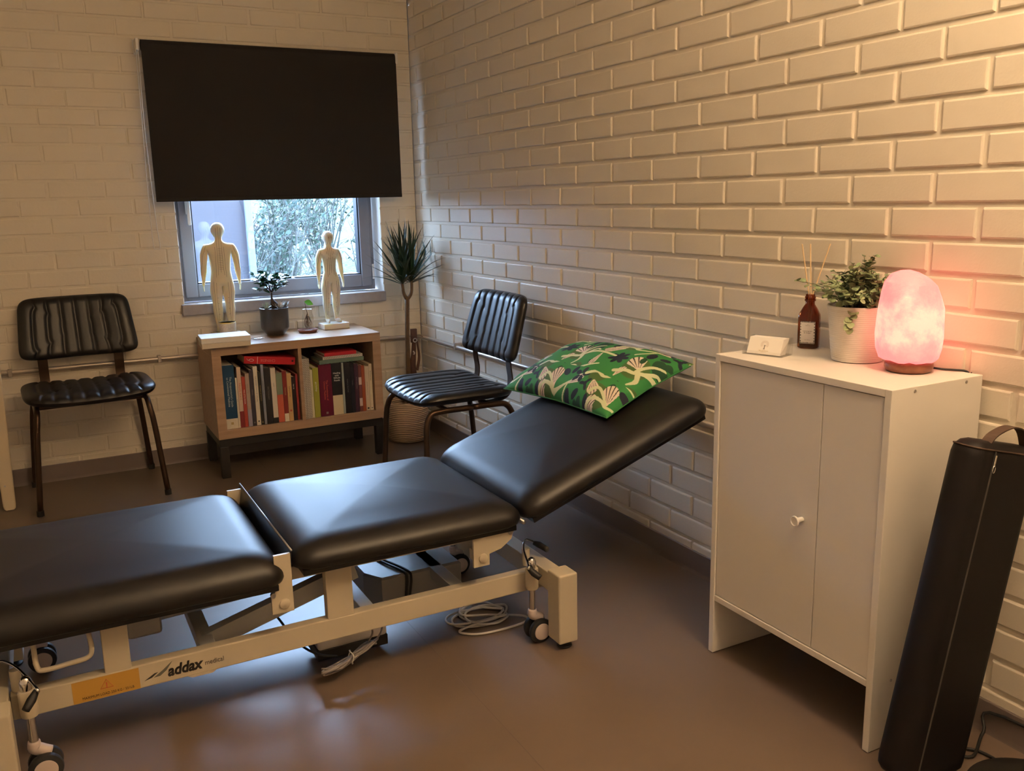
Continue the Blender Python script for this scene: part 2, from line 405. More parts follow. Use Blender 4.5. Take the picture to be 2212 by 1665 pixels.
# ------------------------------------------------------------------ wall pipe
b=MB(); zp=.500
b.tube([(RX0,-.024,zp+.012),(-1.5,-.024,zp+.008),(-.3,-.024,zp),(-.06,-.024,zp-.004),(-.030,-.034,zp-.004),(-.024,-.062,zp-.004),(-.024,-.4,zp),(-.024,-1.4,zp+.01),(-.024,-2.4,zp+.01)],.0105,12,smooth=5)
pipe=b.build('wall_pipe',MT['conduit'],smooth=True); tag(pipe,'thin metal pipe running low along both brick walls into the corner','pipe')
for x in (-2.6,-1.9,-1.3,-.25): MB().box(x-.008,x+.008,-.037,0,zp-.008,zp+.022,.002).build('pipe_clip',MT['conduit'],pipe)
for y in (-.5,-1.3,-2.0): MB().box(-.037,0,y-.008,y+.008,zp-.012,zp+.022,.002).build('pipe_clip',MT['conduit'],pipe)

# ------------------------------------------------------------------ outside
g=MB(); N=26
def gz(x,y): return -.25+ .16*max(0,y-1.2)+.10*math.sin(x*1.3+y)*min(1,y*.2)
vs=[];fs=[]
for i in range(N):
    for j in range(N):
        x=-7+22*i/(N-1); y=.32+22*j/(N-1); vs.append((x,y,gz(x,y)))
for i in range(N-1):
    for j in range(N-1): fs.append((i*N+j,(i+1)*N+j,(i+1)*N+j+1,i*N+j+1))
g.add(vs,fs)
gr=g.build('garden_ground',mat('pale grass ground',(.034,.056,.042),.9,noise=(2.2,(.060,.070,.058),1.0),bump=(30,1,.03)),smooth=True); struct(gr)
fence_m=mat('lavender grey render',(.078,.076,.092),.8,noise=(8,(.070,.070,.088),.5))
fe=MB().box(-4.5,-.600,1.20,1.36,-.3,1.22,.01).build('garden_wall',fence_m); tag(fe,'pale lavender rendered garden wall outside the left of the window','wall')
MB().box(-.612,-.572,1.17,1.39,-.3,1.25,.004).build('corner_post',mat('slate post',(.16,.19,.27),.6),fe)
tw=mat('pale twigs',(.050,.055,.050),.8); lf=[mat('pale green bush leaves',(.036,.064,.044),.7),mat('olive bush leaves',(.052,.066,.038),.7),mat('teal bush leaves',(.034,.064,.058),.7)]
def shrub(x,y,h,rad,k,label,seed):
    rnd=random.Random(seed); z0=gz(x,y)-.03
    t=thing('bare_shrub',label,'shrub',(x,y,z0)); b=MB(); l=MB()
    for s in range(30):
        a=rnd.uniform(0,2*PI); rr=rad*math.sqrt(rnd.random()); top=Vector((rr*math.cos(a),rr*math.sin(a),h*rnd.uniform(.55,1)))
        base=Vector((rnd.uniform(-.1,.1),rnd.uniform(-.1,.1),0)); mid=(base+top)*.5+Vector((rnd.uniform(-.15,.15),rnd.uniform(-.15,.15),.1))
        b.tube([base,mid,top],[.010,.006,.002],4,smooth=3)
        for q in range(7):
            f=rnd.uniform(.25,1); p=base*(1-f)+top*f+(mid-(base+top)*.5)*(4*f*(1-f))
            d=Vector((rnd.uniform(-1,1),rnd.uniform(-1,1),rnd.uniform(-.2,1))).normalized()*rnd.uniform(.10,.35)
            b.tube([p,p+d*.5+Vector((0,0,.03)),p+d],[.0035,.0025,.0012],3)
            for e in range(5):
                c=p+d*rnd.uniform(.1,1)+Vector((rnd.uniform(-.05,.05),)*3); sz=rnd.uniform(.012,.03)
                n=Vector((rnd.uniform(-1,1),rnd.uniform(-1,1),rnd.uniform(-1,1))).normalized(); u=n.orthogonal().normalized()*sz; v=n.cross(u)*.5
                l.add([c-u,c+v,c+u,c-v],[(0,1,2,3)])
    b.build('branches',tw,t); l.build('foliage',lf[k],t)
sp=[(-.47,1.95,1.3,.46,2,'pale twiggy shrub just right of the corner post outside the window',1),
    (-.06,2.95,1.4,.36,0,'pale green shrub standing behind the twiggy one next to the corner post',8),
    (.75,2.2,1.5,.42,0,'thin bare shrub outside the right edge of the window',2),
    (.30,4.0,1.5,.6,0,'light green shrub behind the middle of the window',3),
    (1.55,3.7,1.6,.6,2,'twiggy shrub behind the small standing figure',4),
    (.95,5.0,1.7,.6,1,'olive shrub farther back behind the window',5),
    (2.4,5.6,1.8,.7,0,'green shrub far back at the right of the window view',6),
    (-.4,5.2,1.5,.6,2,'teal shrub far back behind the potted bonsai',7)]
for s_ in sp: shrub(*s_)
t=thing('thin_tree','slim dark tree trunk outside the right part of the window','tree',(1.02,2.9,gz(1.02,2.9)-.05))
MB().tube([(0,0,0),(.02,0,.8),(-.02,.02,1.6),(.03,0,2.6)],[.028,.024,.018,.01],7,smooth=5).build('trunk',mat('grey bark',(.10,.10,.12),.8),t)
b=MB(); rnd=random.Random(3)
for i in range(16):
    z=rnd.uniform(.4,2.4); a=rnd.uniform(0,2*PI); d=Vector((math.cos(a),math.sin(a),.6))*rnd.uniform(.2,.5)
    b.tube([(0,0,z),Vector((0,0,z))+d*.5,Vector((0,0,z))+d],[.008,.005,.002],4)
b.build('branch',mat('grey twig',(.13,.13,.14),.8),t)

# ------------------------------------------------------------------ white cabinet
cab=thing('cabinet','tall white cabinet with door and round knob, against the brick wall','cabinet',(-.16,-2.905,0))
def CB(name,m,fn,parent=cab,**k):
    b=MB(); fn(b); return b.build(name,m,parent,world=cab.location,**k)
X0,X1,Y0,Y1=-.292,-.012,-3.165,-2.645
for y0,y1 in ((Y0,Y0+.0165),(Y1-.0165,Y1)):
    CB('side_panel',MT['white_mel'],lambda b: b.box(X0,X1,y0,y1,.002,.802,.0012))
CB('top',MT['white_mel'],lambda b: b.box(X0,X1,Y0+.0165,Y1-.0165,.7855,.8015,.0012))
CB('bottom_shelf',MT['white_mel'],lambda b: b.box(X0+.001,X1,Y0+.0165,Y1-.0165,.150,.1655,.0012))
CB('back_panel',MT['white_mel'],lambda b: b.box(X1-.006,X1-.002,Y0+.0165,Y1-.0165,.166,.785))
dl=CB('door',MT['white_mel2'],lambda b: b.box(X0+.004,X0+.019,-2.9875,Y1-.0185,.1675,.7835,.001))
CB('fixed_panel',MT['white_mel2'],lambda b: b.box(X0+.004,X0+.019,Y0+.0175,-2.9895,.1675,.7835,.001))
CB('door_knob',MT['white_pl'],lambda b: b.lathe([(.0,0),(.006,0),(.006,.012),(.0075,.017),(.0120,.022),(.0120,.025),(.0105,.026),(.0095,.024),(0,.024)],n=24,M=Matrix.Translation((X0+.005,-2.945,.4635))@Matrix.Rotation(-PI/2,4,'Y')),dl,smooth=True,angle=40)
for (x,z) in ((-.225,.793),(-.065,.793),(-.235,.158),(-.065,.158)):
    CB('screw',MT['steel'],lambda b: b.cyl((x,Y0+.001,z),(x,Y0-.0012,z),.0034,12))
for y in (Y0+.008,Y1-.008):
    CB('foot_pad',MT['blackp'],lambda b: b.box(X0+.004,X1-.004,y-.006,y+.006,0,.003))

# ------------------------------------------------------------------ things on the cabinet
ZT=.8018
# salt lamp
sl=thing('salt_lamp','glowing pink salt lamp on a round wooden base','lamp',(-.098,-3.048,ZT))
MB().lathe([(.040,0),(.047,.003),(.050,.010),(.0495,.018),(.046,.0225),(.03,.0235),(0,.0235)],n=40).build('base',MT['salt_base'],sl,smooth=True,angle=50)
def salt():
    m=bpy.data.materials.new('lit salt crystal'); m.use_nodes=True; nt=m.node_tree; b=nt.nodes['Principled BSDF']
    b.inputs['Base Color'].default_value=(.45,.20,.18,1); b.inputs['Roughness'].default_value=.45
    tc=nt.nodes.new('ShaderNodeTexCoord')
    n=nt.nodes.new('ShaderNodeTexNoise'); n.inputs['Scale'].default_value=17; n.inputs['Detail'].default_value=9; n.inputs['Roughness'].default_value=.62
    nt.links.new(tc.outputs['Object'],n.inputs['Vector'])
    sep=nt.nodes.new('ShaderNodeSeparateXYZ'); nt.links.new(tc.outputs['Object'],sep.inputs[0])
    # the bulb inside sits at mid height: crystal glows yellow-white there, pink towards the ends
    r=nt.nodes.new('ShaderNodeMath'); r.operation='SUBTRACT'; r.inputs[1].default_value=.108; nt.links.new(sep.outputs[2],r.inputs[0])
    a=nt.nodes.new('ShaderNodeMath'); a.operation='ABSOLUTE'; nt.links.new(r.outputs[0],a.inputs[0])
    s_=nt.nodes.new('ShaderNodeMapRange'); s_.inputs[1].default_value=.030; s_.inputs[2].default_value=.082; s_.inputs[3].default_value=.20; s_.inputs[4].default_value=-.26
    nt.links.new(a.outputs[0],s_.inputs[0])
    ad=nt.nodes.new('ShaderNodeMath'); ad.operation='ADD'; nt.links.new(s_.outputs[0],ad.inputs[0]); nm=nt.nodes.new('ShaderNodeMath'); nm.operation='MULTIPLY_ADD'; nm.inputs[1].default_value=1.5; nm.inputs[2].default_value=-.25; nt.links.new(n.outputs[0],nm.inputs[0]); nt.links.new(nm.outputs[0],ad.inputs[1])
    cr=nt.nodes.new('ShaderNodeValToRGB'); nt.links.new(ad.outputs[0],cr.inputs[0])
    e=cr.color_ramp; e.elements[0].position=.30; e.elements[0].color=(.60,.095,.098,1); e.elements[1].position=.78; e.elements[1].color=(.72,.235,.165,1)
    q=e.elements.new(.52); q.color=(.64,.14,.122,1)
    nt.links.new(cr.outputs[0],b.inputs['Emission Color']); b.inputs['Emission Strength'].default_value=SALT_STRENGTH
    bp=nt.nodes.new('ShaderNodeBump'); bp.inputs['Strength'].default_value=1; bp.inputs['Distance'].default_value=.006
    nt.links.new(n.outputs[0],bp.inputs['Height']); nt.links.new(bp.outputs[0],b.inputs['Normal']); return m
b=MB(); rnd=random.Random(11); vs=[];fs=[]
prof=[(.030,.022),(.052,.024),(.064,.032),(.0695,.050),(.0715,.078),(.0705,.108),(.068,.138),(.0635,.166),(.0555,.190),(.042,.206),(.020,.215),(.004,.217)]
n=26; offs=[[rnd.uniform(-1,1) for k in range(n)] for _ in prof]
for i,(r,z) in enumerate(prof):
    for k in range(n):
        a=2*PI*k/n
        # chipped facets
        fct=1-.07*abs(math.sin(2.5*a+.9*math.sin(i*.6)))+.022*offs[i][k]
        if 9<=i: fct*=1
        lean=.010*((z/.22)**2)
        vs.append((r*fct*math.cos(a)*1.0-lean*.4, r*fct*math.sin(a)*1.0+lean, z+.0025*offs[i][(k*3)%n]+.10*r*math.cos(a-2.4)*(z/.2)**4))
for i in range(len(prof)-1):
    for k in range(n): fs.append((i*n+k,i*n+(k+1)%n,(i+1)*n+(k+1)%n,(i+1)*n+k))
fs.append(tuple(range(n))[::-1]); fs.append(tuple((len(prof)-1)*n+k for k in range(n)))
b.add(vs,fs); o=b.build('salt_crystal',salt(),sl,smooth=True,angle=24)
MB().tube([(.040,-.005,.007),(.060,-.035,.003),(.076,-.062,.003),(.088,-.075,.0015),(.0918,-.082,-.006),(.0922,-.088,-.03),(.0922,-.09,-.3)],.0024,8,smooth=4).build('power_cord',MT['cable_b'],sl,smooth=True)

# potted artificial eucalyptus
pp=thing('potted_plant','bushy round-leaved plant in a ribbed white pot on the cabinet','potted plant',(-.083,-2.895,ZT))
MB().lathe([(.050,0),(.056,.002),(.060,.03),(.069,.118),(.0715,.128),(.0700,.130),(.0665,.128),(.064,.115),(.0,.112)],n=56).build('pot',MT['pot_w'],pp,smooth=True,angle=50)
MB().lathe([(.0645,.114),(.05,.119),(0,.121)],n=30).build('soil',MT['soil'],pp)
def leaf_quad(mb,c,d,nrm,L,W,fold=.15,curl=0.,rnd=None,seg=4,rnd_=1.):
    d=d.normalized(); s=d.cross(nrm).normalized(); nn=s.cross(d); vs=[];
    for i in range(seg+1):
        t=i/seg; wv=W*(math.sin(PI*min(.985,max(.02,t**.9)))**rnd_)*.5
        p=c+d*(L*t)-nn*(curl*L*t*t)
        vs += [p-s*wv+nn*fold*wv, p, p+s*wv+nn*fold*wv]
    fs=[]
    for i in range(seg): 
        a=i*3; fs += [(a,a+1,a+4,a+3),(a+1,a+2,a+5,a+4)]
    mb.add(vs,fs)
rnd=random.Random(21); st=MB(); le=MB(); le2=MB()
for i in range(62):
    a=rnd.uniform(0,2*PI); el=rnd.uniform(.15,1.5); Lr=rnd.uniform(.080,.135)
    base=Vector((rnd.uniform(-.04,.04),rnd.uniform(-.04,.04),.118))
    out=Vector((math.cos(a)*math.cos(el),math.sin(a)*math.cos(el),math.sin(el)*.92))
    tip=base+out*Lr+Vector((0,0,.004))
    if tip.x>.072: tip.x=.072
    if tip.y<-.078: tip.y=-.078
    mid=(base+tip)*.5+Vector((0,0,.018)); st.tube([base,mid,tip],[.0012,.001,.0006],5,smooth=3)
    for k in range(8):
        f=.25+.75*k/7; p=base*(1-f)**2+mid*2*f*(1-f)+tip*f*f
        if p.y<-.072: continue
        for sgn in (-1,1):
            dd=Vector((rnd.uniform(-1,1),rnd.uniform(-1,1),rnd.uniform(-.2,.7))); dd=(dd-out*dd.dot(out)*.6)*sgn
            dd=(dd.normalized()+out*.5).normalized(); 
            if p.x>.06: dd.x=-abs(dd.x)
            nn=Vector((rnd.uniform(-.5,.5),rnd.uniform(-.5,.5),1)).normalized()
            sz=.021*(1.1-.55*f)*rnd.uniform(.8,1.2)
            leaf_quad(le if rnd.random()<.78 else le2,p,dd,nn,sz*.95,sz*.88,.12,.15,seg=6,rnd_=.6)
for k in range(9):   # the drooping spray at the front
    p=Vector((-.055-.003*k,-.028-.002*k,.126-.0045*k)); dd=Vector((rnd.uniform(-1,0),rnd.uniform(-1,.3),rnd.uniform(-1,.2)))
    leaf_quad(le2,p,dd,Vector((-.5,-.5,.6)),.018,.017,.1,.1,seg=6,rnd_=.6)
st.build('stems',mat('plant stems',(.10,.12,.05),.6),pp); le.build('leaves',MT['leaf_e'],pp,smooth=True)
le2.build('pale_leaves',mat('pale eucalyptus leaf',(.33,.38,.20),.5,noise=(40,(.16,.22,.10),.7)),pp,smooth=True)['label']='paler yellow-green leaves'

# reed diffuser
rd=thing('reed_diffuser','square amber glass bottle with a white label and thin wooden reeds','diffuser',(-.048,-2.712,ZT),math.radians(-57)); rd.scale=(1.12,1.12,1.05)
def bottle_rings(s=1.,z0=0):
    R=[]
    for hx,hy,r,z in ((.019,.0125,.008,0),(.0225,.0155,.008,.003),(.0230,.016,.008,.010),(.0232,.016,.008,.074),(.0225,.0155,.010,.082),(.015,.0125,.010,.098),(.0105,.0105,.0105,.106),(.0100,.0100,.010,.113),(.0122,.0122,.0122,.114),(.0122,.0122,.0122,.118),(.0105,.0105,.0105,.119),(.0118,.0118,.0118,.121),(.0118,.0118,.0118,.124),(.0102,.0102,.0102,.126),(.0102,.0102,.0102,.130)):
        R.append(rrect(0,0,hx*s,hy*s,r*s,z))
    return R
b=MB(); ro=bottle_rings(); ri=[[Vector((p.x*.88,p.y*.85,max(p.z,.005))) for p in r] for r in ro]; 
b.loft(ro+ri[::-1],True); bo=b.build('bottle',MT['amber'],rd,smooth=True,angle=35)
MB().loft([rrect(0,0,.0195,.013,.007,.0058),rrect(0,0,.0197,.0132,.007,.045)]).build('fragrance_oil',mat('dark oil',(.05,.012,.004),.1,trans=.6),rd)
lb=MB().box(-.0160,.0160,-.0168,-.0163,.013,.066).build('label',mat('paper label',(.66,.62,.60),.6),rd)
FM=lambda x,z: frame_m((x,-.0170,z),(1,0,0),(0,0,1))
text('Lemongrass\n& Ginger',.0042,MT['ink'],lb,FM(0,.041),thick=.00005); text('reed diffuser',.0026,MT['ink_g'],lb,FM(0,.022),thick=.00005); text('oil\nfragrance',.0028,MT['ink_g'],lb,FM(0,.058),thick=.00005)
b=MB(); rnd=random.Random(5)
for i in range(34):   # dotted floral border of the label
    if i<10: x,z=-.0145+i*.0032,.0645
    elif i<20: x,z=-.0145+(i-10)*.0032,.0145
    elif i<27: x,z=-.0147,.019+(i-20)*.0068
    else: x,z=.0147,.019+(i-27)*.0068
    b.box(x-.0009,x+.0009,-.0171,-.0167,z-.0009,z+.0009+rnd.uniform(0,.0016))
b.build('label_border',MT['ink'],lb)
for dx,dy,tx,ty in ((-.004,.002,-.022,-.006),(.001,-.002,-.006,.004),(.004,.003,.034,.018)):
    MB().tube([(dx*.3,dy*.3,.010),(dx,dy,.128),(tx,ty,.248)],.0016,6).build('reed',MT['reed'],rd)

# card holder
ch=thing('card_holder','clear acrylic holder with white cards at the near corner of the cabinet top','card holder',(-.198,-2.722,ZT),math.radians(-72))
def CH(name,m,fn,parent=ch):
    b=MB(); fn(b); return b.build(name,m,parent)
def prism(b,x0,x1,prof): b.loft([[Vector((x,p,z)) for p,z in prof] for x in (x0,x1)])
hol=CH('holder',MT['acrylic'],lambda b:(prism(b,-.051,.051,[(-.026,0),(.030,0),(.030,.002),(-.026,.002)]),
   prism(b,-.051,.051,[(-.026,.002),(-.024,.002),(-.024,.010),(-.026,.010)]),
   prism(b,-.051,.051,[(.012,.002),(.014,.002),(.030,.042),(.028,.042)]),
   prism(b,-.053,-.051,[(-.026,0),(.030,0),(.032,.042),(.020,.042),(-.024,.012)]),
   prism(b,.051,.053,[(-.026,0),(.030,0),(.032,.042),(.020,.042),(-.024,.012)])))
cards=CH('business_cards',MT['paper'],lambda b: prism(b,-.0445,.0445,[(-.018,.0025),(.010,.0025),(.027,.0405),(-.001,.0405)]))
# front card plane from (-.018,.0025) to (-.001,.0405)
cdir=Vector((0,.017,.038)).normalized(); cn=Vector((0,-cdir.z,cdir.y))
def CM(x,s): return frame_m(Vector((x,-.018,.0025))+cdir*s+cn*.0004,(1,0,0),cdir)
b=MB(); 
def flat(poly,s0=.02): 
    Mx=CM(0,0); b.add([Mx@Vector((x,y,0)) for x,y in poly],[tuple(range(len(poly)))])
flat([(-.0042,.0125),(.0012,.0125),(.0004,.0145),(.0005,.0195),(.0022,.0235),(.0012,.0240),(-.0005,.0215),(-.0020,.0240),(-.0028,.0232),(-.0016,.0195),(-.0022,.0145)])
flat([(-.0014+.0011*math.cos(k*PI/4),.0228+.0011*math.sin(k*PI/4)) for k in range(8)])
b.build('logo_figure',MT['ink_g'],cards)
b=MB()
for ringr,cnt in ((.0058,10),(.0080,14),(.0100,17)):
    for k in range(cnt):
        a=math.radians(-35+250*k/(cnt-1)); cx,cy=-.001+ringr*math.cos(a),.0245+ringr*math.sin(a)*.92
        flat([(cx-.0005,cy-.0005),(cx+.0006,cy-.0003),(cx+.0004,cy+.0006),(cx-.0005,cy+.0005)])
b.build('logo_leaves',mat('brown ink',(.30,.16,.10),.6),cards)
text('Isla Lighthouse',.0042,MT['ink_gold'],cards,CM(-.001,.0088),thick=.00003).name='card_lettering'
text('ACUPUNCTURE',.0021,MT['ink_gold'],cards,CM(-.001,.0055),thick=.00003).name='card_lettering'

# ------------------------------------------------------------------ bookcase
bc=thing('bookcase','low light-wood two-cube bookcase on a black frame beneath the window','bookcase',(-.75,-.20,0))
def KB(name,m,fn,parent=bc,**k):
    b=MB(); fn(b); return b.build(name,m,parent,world=bc.location,**k)
kx0,kx1,ky0,ky1,kz0,kz1=-1.130,-.366,-.390,-.012,.180,.590; T=.039
KB('top_panel',MT['oak'],lambda b: b.box(kx0,kx1,ky0,ky1,kz1-T,kz1,.001))
KB('bottom_panel',MT['oak'],lambda b: b.box(kx0,kx1,ky0,ky1,kz0,kz0+T,.001))
for a in (kx0,kx1-T): KB('side_panel',MT['oak'],lambda b: b.box(a,a+T,ky0,ky1,kz0+T,kz1-T,.001))
KB('divider',MT['oak'],lambda b: b.box(-.756,-.741,ky0+.001,ky1,kz0+T,kz1-T,.0006))
KB('back_panel',mat('dark back board',(.20,.13,.08),.7),lambda b: b.box(kx0+T,kx1-T,ky1-.006,ky1,kz0+T,kz1-T))
def lf_(b):
    for y0,y1 in ((ky0+.012,ky0+.042),(ky1-.045,ky1-.015)): b.box(kx0+.005,kx1-.005,y0,y1,.142,.179,.001)
    for x0,x1 in ((kx0+.005,kx0+.040),(kx1-.040,kx1-.005)): b.box(x0,x1,ky0+.04,ky1-.045,.142,.179,.001)
fr=KB('leg_frame',MT['darkwood'],lf_)
for x0 in (kx0+.003,kx1-.040):
    for y0 in (ky0+.010,ky1-.046): KB('leg',MT['darkwood'],lambda b: b.box(x0,x0+.037,y0,y0+.034,0,.1425,.001))
# books ---------------------------------------------------------------
cm={}
def cmat(c):
    k=tuple(c)
    if k not in cm: cm[k]=mat('book cover',c,.42)
    return cm[k]
def book(x,w_,h,dep,c,label,group,y=-.372,z=.2195,band=None,band2=None,title=None,tcol='ink_w',tsize=None,extra=None,spiral=False,M=None,tpos=.55,lines=1,horiz=False,name='book',parts_label=None):
    t=thing(name,label,'book' if not spiral else 'notebook',(x+w_/2,y,z),0,group)
    if M: t.matrix_world=M
    cv=cmat(c); b=MB(); hw=w_/2-.0004; ct=min(.0022,w_*.18)
    # hard cover: spine, front and back boards
    b.box(-hw,hw,0,ct*1.1,0,h,.0008); b.box(-hw,-hw+ct,ct,dep,0,h,.0003); b.box(hw-ct,hw,ct,dep,0,h,.0003)
    cvo=b.build('cover',cv,t)
    MB().box(-hw+ct,hw-ct,ct*1.1,dep-.004,.003,h-.003).build('page_block',MT['pages'],t)
    if band: 
        MB().box(-hw-.0002,hw+.0002,-.0004,.001,0 if band[0]==0 else h*band[0],h*band[1]).build('spine_panel',cmat(band[2]),cvo)
    if band2:
        MB().box(-hw-.0002,hw+.0002,-.0004,.001,h*band2[0],h*band2[1]).build('spine_panel',cmat(band2[2]),cvo)
    if spiral:
        b=MB(); nn=int(h/.008)
        for i in range(nn):
            zz=.006+i*.008; b.tube([(-hw*.7,.001,zz),(-hw*.5,-.0025,zz+.001),(hw*.5,-.0025,zz+.003),(hw*.7,.001,zz+.004)],.0007,5)
        b.build('wire_binding',MT['ink'],t)
    if title:
        sz=tsize or w_*.5
        if horiz:
            text(title,sz,MT[tcol],cvo,frame_m((0,-.0008,h*tpos),(1,0,0),(0,0,1)),name='spine_title')
        else:
            text(title,sz,MT[tcol],cvo,frame_m((0,-.0008,h*tpos),(0,0,-1),(1,0,0)),name='spine_title')
    if extra: extra(cvo,w_,h)
    return t
cream=(.72,.64,.50)
def sq(col,fz,s):
    def f(cv,w_,h): MB().box(-s,s,-.0009,0,h*fz-s,h*fz+s).build('publisher_mark',MT[col],cv)
    return f
U=.335/1500.
G1='books standing in the left cube of the bookcase'; x=-1.089
L1=[ (225,.285,(.006,.045,.105),'thick dark blue book with a cream foot at the left end of the shelf',dict(band=(0,.16,cream),title="The Acupuncturist's Guide\nto Conventional Medicine",tsize=.0125,tpos=.58,extra=sq('ink_gold',.085,.0055))),
 (42,.226,cream,'very thin cream book right beside the thick blue book',dict(title='points',tcol='ink_g',tsize=.005)),
 (80,.272,(.66,.50,.38),'cream book with red lettering and a dark red foot, near the blue book',dict(band=(0,.27,(.20,.02,.02)),title='PAGAN WAYS',tcol='ink_r',tsize=.012,tpos=.6)),
 (72,.228,(.38,.055,.035),'short orange-red book, right of the cream book with red letters',dict(title='THE LITTLE BOOK',tcol='ink_w',tsize=.008,tpos=.6)),
 (80,.240,(.42,.33,.27),'beige book with a lavender-grey foot, left of a dark grey one',dict(band=(0,.32,(.36,.34,.42)),title='natural healing',tcol='ink_g',tsize=.007,tpos=.72)),
 (80,.254,(.045,.035,.045),'dark purple-grey book left of the tall cream one',dict(title='HERBAL',tcol='ink_g',tsize=.008,tpos=.6,extra=sq('ink_g',.06,.003))),
 (85,.268,(.74,.68,.56),'tall cream book with black title and a crescent mark at its foot',dict(title='THE ANCIENT WAYS OF HEALING',tcol='ink_g',tsize=.0075,tpos=.62,extra=sq('ink',.07,.003))),
 (65,.242,(.020,.016,.010),'black book with faint gold lettering, between the cream and grey-blue books',dict(title='THE POINTS OF THE BODY',tcol='ink_gold',tsize=.006,tpos=.6,extra=sq('ink_gold',.05,.0025))),
 (55,.272,(.26,.28,.34),'thin tall grey-blue book in the left cube',dict(title='complementary therapies',tcol='ink',tsize=.006,tpos=.62)),
 (128,.256,(.014,.010,.010),'wide black book in the middle of the left cube',dict(title='DICTIONARY',tcol='ink_g',tsize=.010,tpos=.55)),
 (102,.252,(.70,.62,.52),'cream book with a black foot right of the wide black one',dict(band=(0,.10,(.01,.01,.01)),title='a guide',tcol='ink_g',tsize=.006,tpos=.7)),
 (122,.228,(.52,.11,.06),'book with green upper and coral lower spine',dict(band=(.56,1.0,(.17,.22,.15)),title='five elements',tcol='ink_g',tsize=.009,tpos=.7)),
 (88,.234,(.20,.020,.016),'dark red book with a cream foot left of the tan book',dict(band=(0,.16,cream),title='MEDICINE',tcol='ink_gold',tsize=.008,tpos=.6)),
 (92,.220,(.56,.36,.15),'tan orange book with a small brown emblem',dict(title='qi gong exercises',tcol='ink',tsize=.007,tpos=.62,extra=sq('ink_r',.22,.004))),
 (80,.202,(.016,.008,.010),'short black book with white lettering',dict(title='tao te',tcol='ink_w',tsize=.010,tpos=.78)),
 (50,.214,(.26,.03,.03),'thin red book touching the left side of the centre divider',dict())]
UL=.3275/sum(q[0] for q in L1)
for w0,h,c,lab,kw in L1:
    w_=w0*UL-.0003; book(x,w_,h,.165,c,lab,G1,**kw); x+=w_+.0003
xe=x
G2='books standing in the right cube of the bookcase'; x=-.7385
for i,lab in enumerate(('wire-bound notebook touching the centre divider','second wire-bound notebook from the divider','third wire-bound notebook from the divider, beside the thin patterned book')):
    w_=50*U; book(x,w_,.278,.20,(.58,.52,.43),lab,'wire-bound notebooks',spiral=True,name='notebook'); x+=w_+.0003
L2=[(42,.225,(.70,.64,.42),'thin pale yellow dotted book beside the wire-bound notebooks',dict(title=':::::::::::::::::::',tcol='ink_g',tsize=.012)),
 (105,.232,(.33,.33,.045),'lime green book with pale lettering',dict(title='gut feelings',tcol='ink_w',tsize=.010,tpos=.62)),
 (232,.243,(.105,.004,.022),'very thick maroon book in the right cube',dict(title='The Foundations of\nChinese Medicine',tcol='ink_r',tsize=.012,tpos=.5,extra=sq('ink_g',.06,.005))),
 (182,.243,(.010,.010,.011),'thick black book about whole foods with a cream foot',dict(band=(0,.38,(.66,.56,.36)),title='Healing\nwith\nWhole\nFoods',tsize=.0115,horiz=True,tpos=.74)),
 (40,.243,(.30,.33,.30),'thin grey-green book right of the whole foods book',dict()),
 (112,.240,(.008,.007,.009),'wide black book near the middle of the right cube',dict(title='CLINICAL PRACTICE',tcol='ink_g',tsize=.007,tpos=.55)),
 (70,.236,(.012,.010,.016),'narrow blue-black book between the wide black and the plum one',dict(title='meridians',tcol='ink_g',tsize=.006,tpos=.6)),
 (78,.232,(.050,.016,.034),'plum coloured book in the right cube',dict(title='BODY AND MIND',tcol='ink_g',tsize=.007,tpos=.6)),
 (56,.222,(.16,.05,.05),'dark red book with two white patches on its spine',dict(band=(.58,.74,(.66,.55,.52)),band2=(.12,.29,(.66,.55,.52)))),
 (62,.220,(.30,.065,.022),'rust-orange book in the right cube',dict(title='women',tcol='ink_g',tsize=.006,tpos=.6)),
 (76,.212,(.66,.54,.40),'cream book second from the right end of the shelf',dict(title='the barefoot doctor and friends',tcol='ink_g',tsize=.005,tpos=.5,extra=sq('ink',.055,.004))),
 (62,.222,(.72,.62,.46),'taller cream book at the right end of the shelf',dict(title='Bad Science Now',tcol='ink',tsize=.0065,tpos=.75,extra=sq('ink_g',.05,.003)))]
UR=(-.4085-x)/sum(q[0] for q in L2)
for w0,h,c,lab,kw in L2:
    w_=w0*UR-.0003; book(x,w_,h,.165,c,lab,G2,**kw); x+=w_+.0003
# lying books: built lying on their side with the spine towards the room
def lying(xc,z,L,w_,c,label,tilt=0,**kw):
    Mx=Matrix.Translation((xc,-.374,z))@Matrix.Rotation(math.radians(tilt),4,'Y')@Matrix.Translation((0,0,w_/2))@Matrix.Rotation(PI/2,4,'Y')@Matrix.Translation((0,0,-L/2))
    t=book(0,w_,L,kw.pop('dep',.15),c,label,kw.pop('group','books lying flat on the others'),M=Mx,**kw); return t
def trim(cv,w_,h):
    o=bpy.data.objects.new
    b=MB(); b.tube([(-.004*math.cos(a)*1.2,-.0008,h*.14+.010*math.sin(a)) for a in [2*PI*i/16 for i in range(16)]],.0009,5,closed=True)
    b.tube([(-.006,-.0008,h*.05),(.002,-.0008,h*.08),(-.003,-.0008,h*.11)],.0008,5); b.build('spine_emblem',MT['ink_w'],cv)
    MB().box(-w_/2,w_/2,-.0009,0,h*.255,h*.262).build('spine_rule',MT['ink_w'],cv)
    MB().box(-.004,.004,-.0009,0,h*.93,h*.965).build('publisher_mark',MT['ink'],cv)
lying(-.882,.4905,.226,.0335,(.44,.010,.018),'red book lying tilted on top of the left row',tilt=7.2,title='CHINESE',tsize=.017,tpos=.46,tcol='ink_p',extra=trim,group='',dep=.16)
zt=.2195+.2435
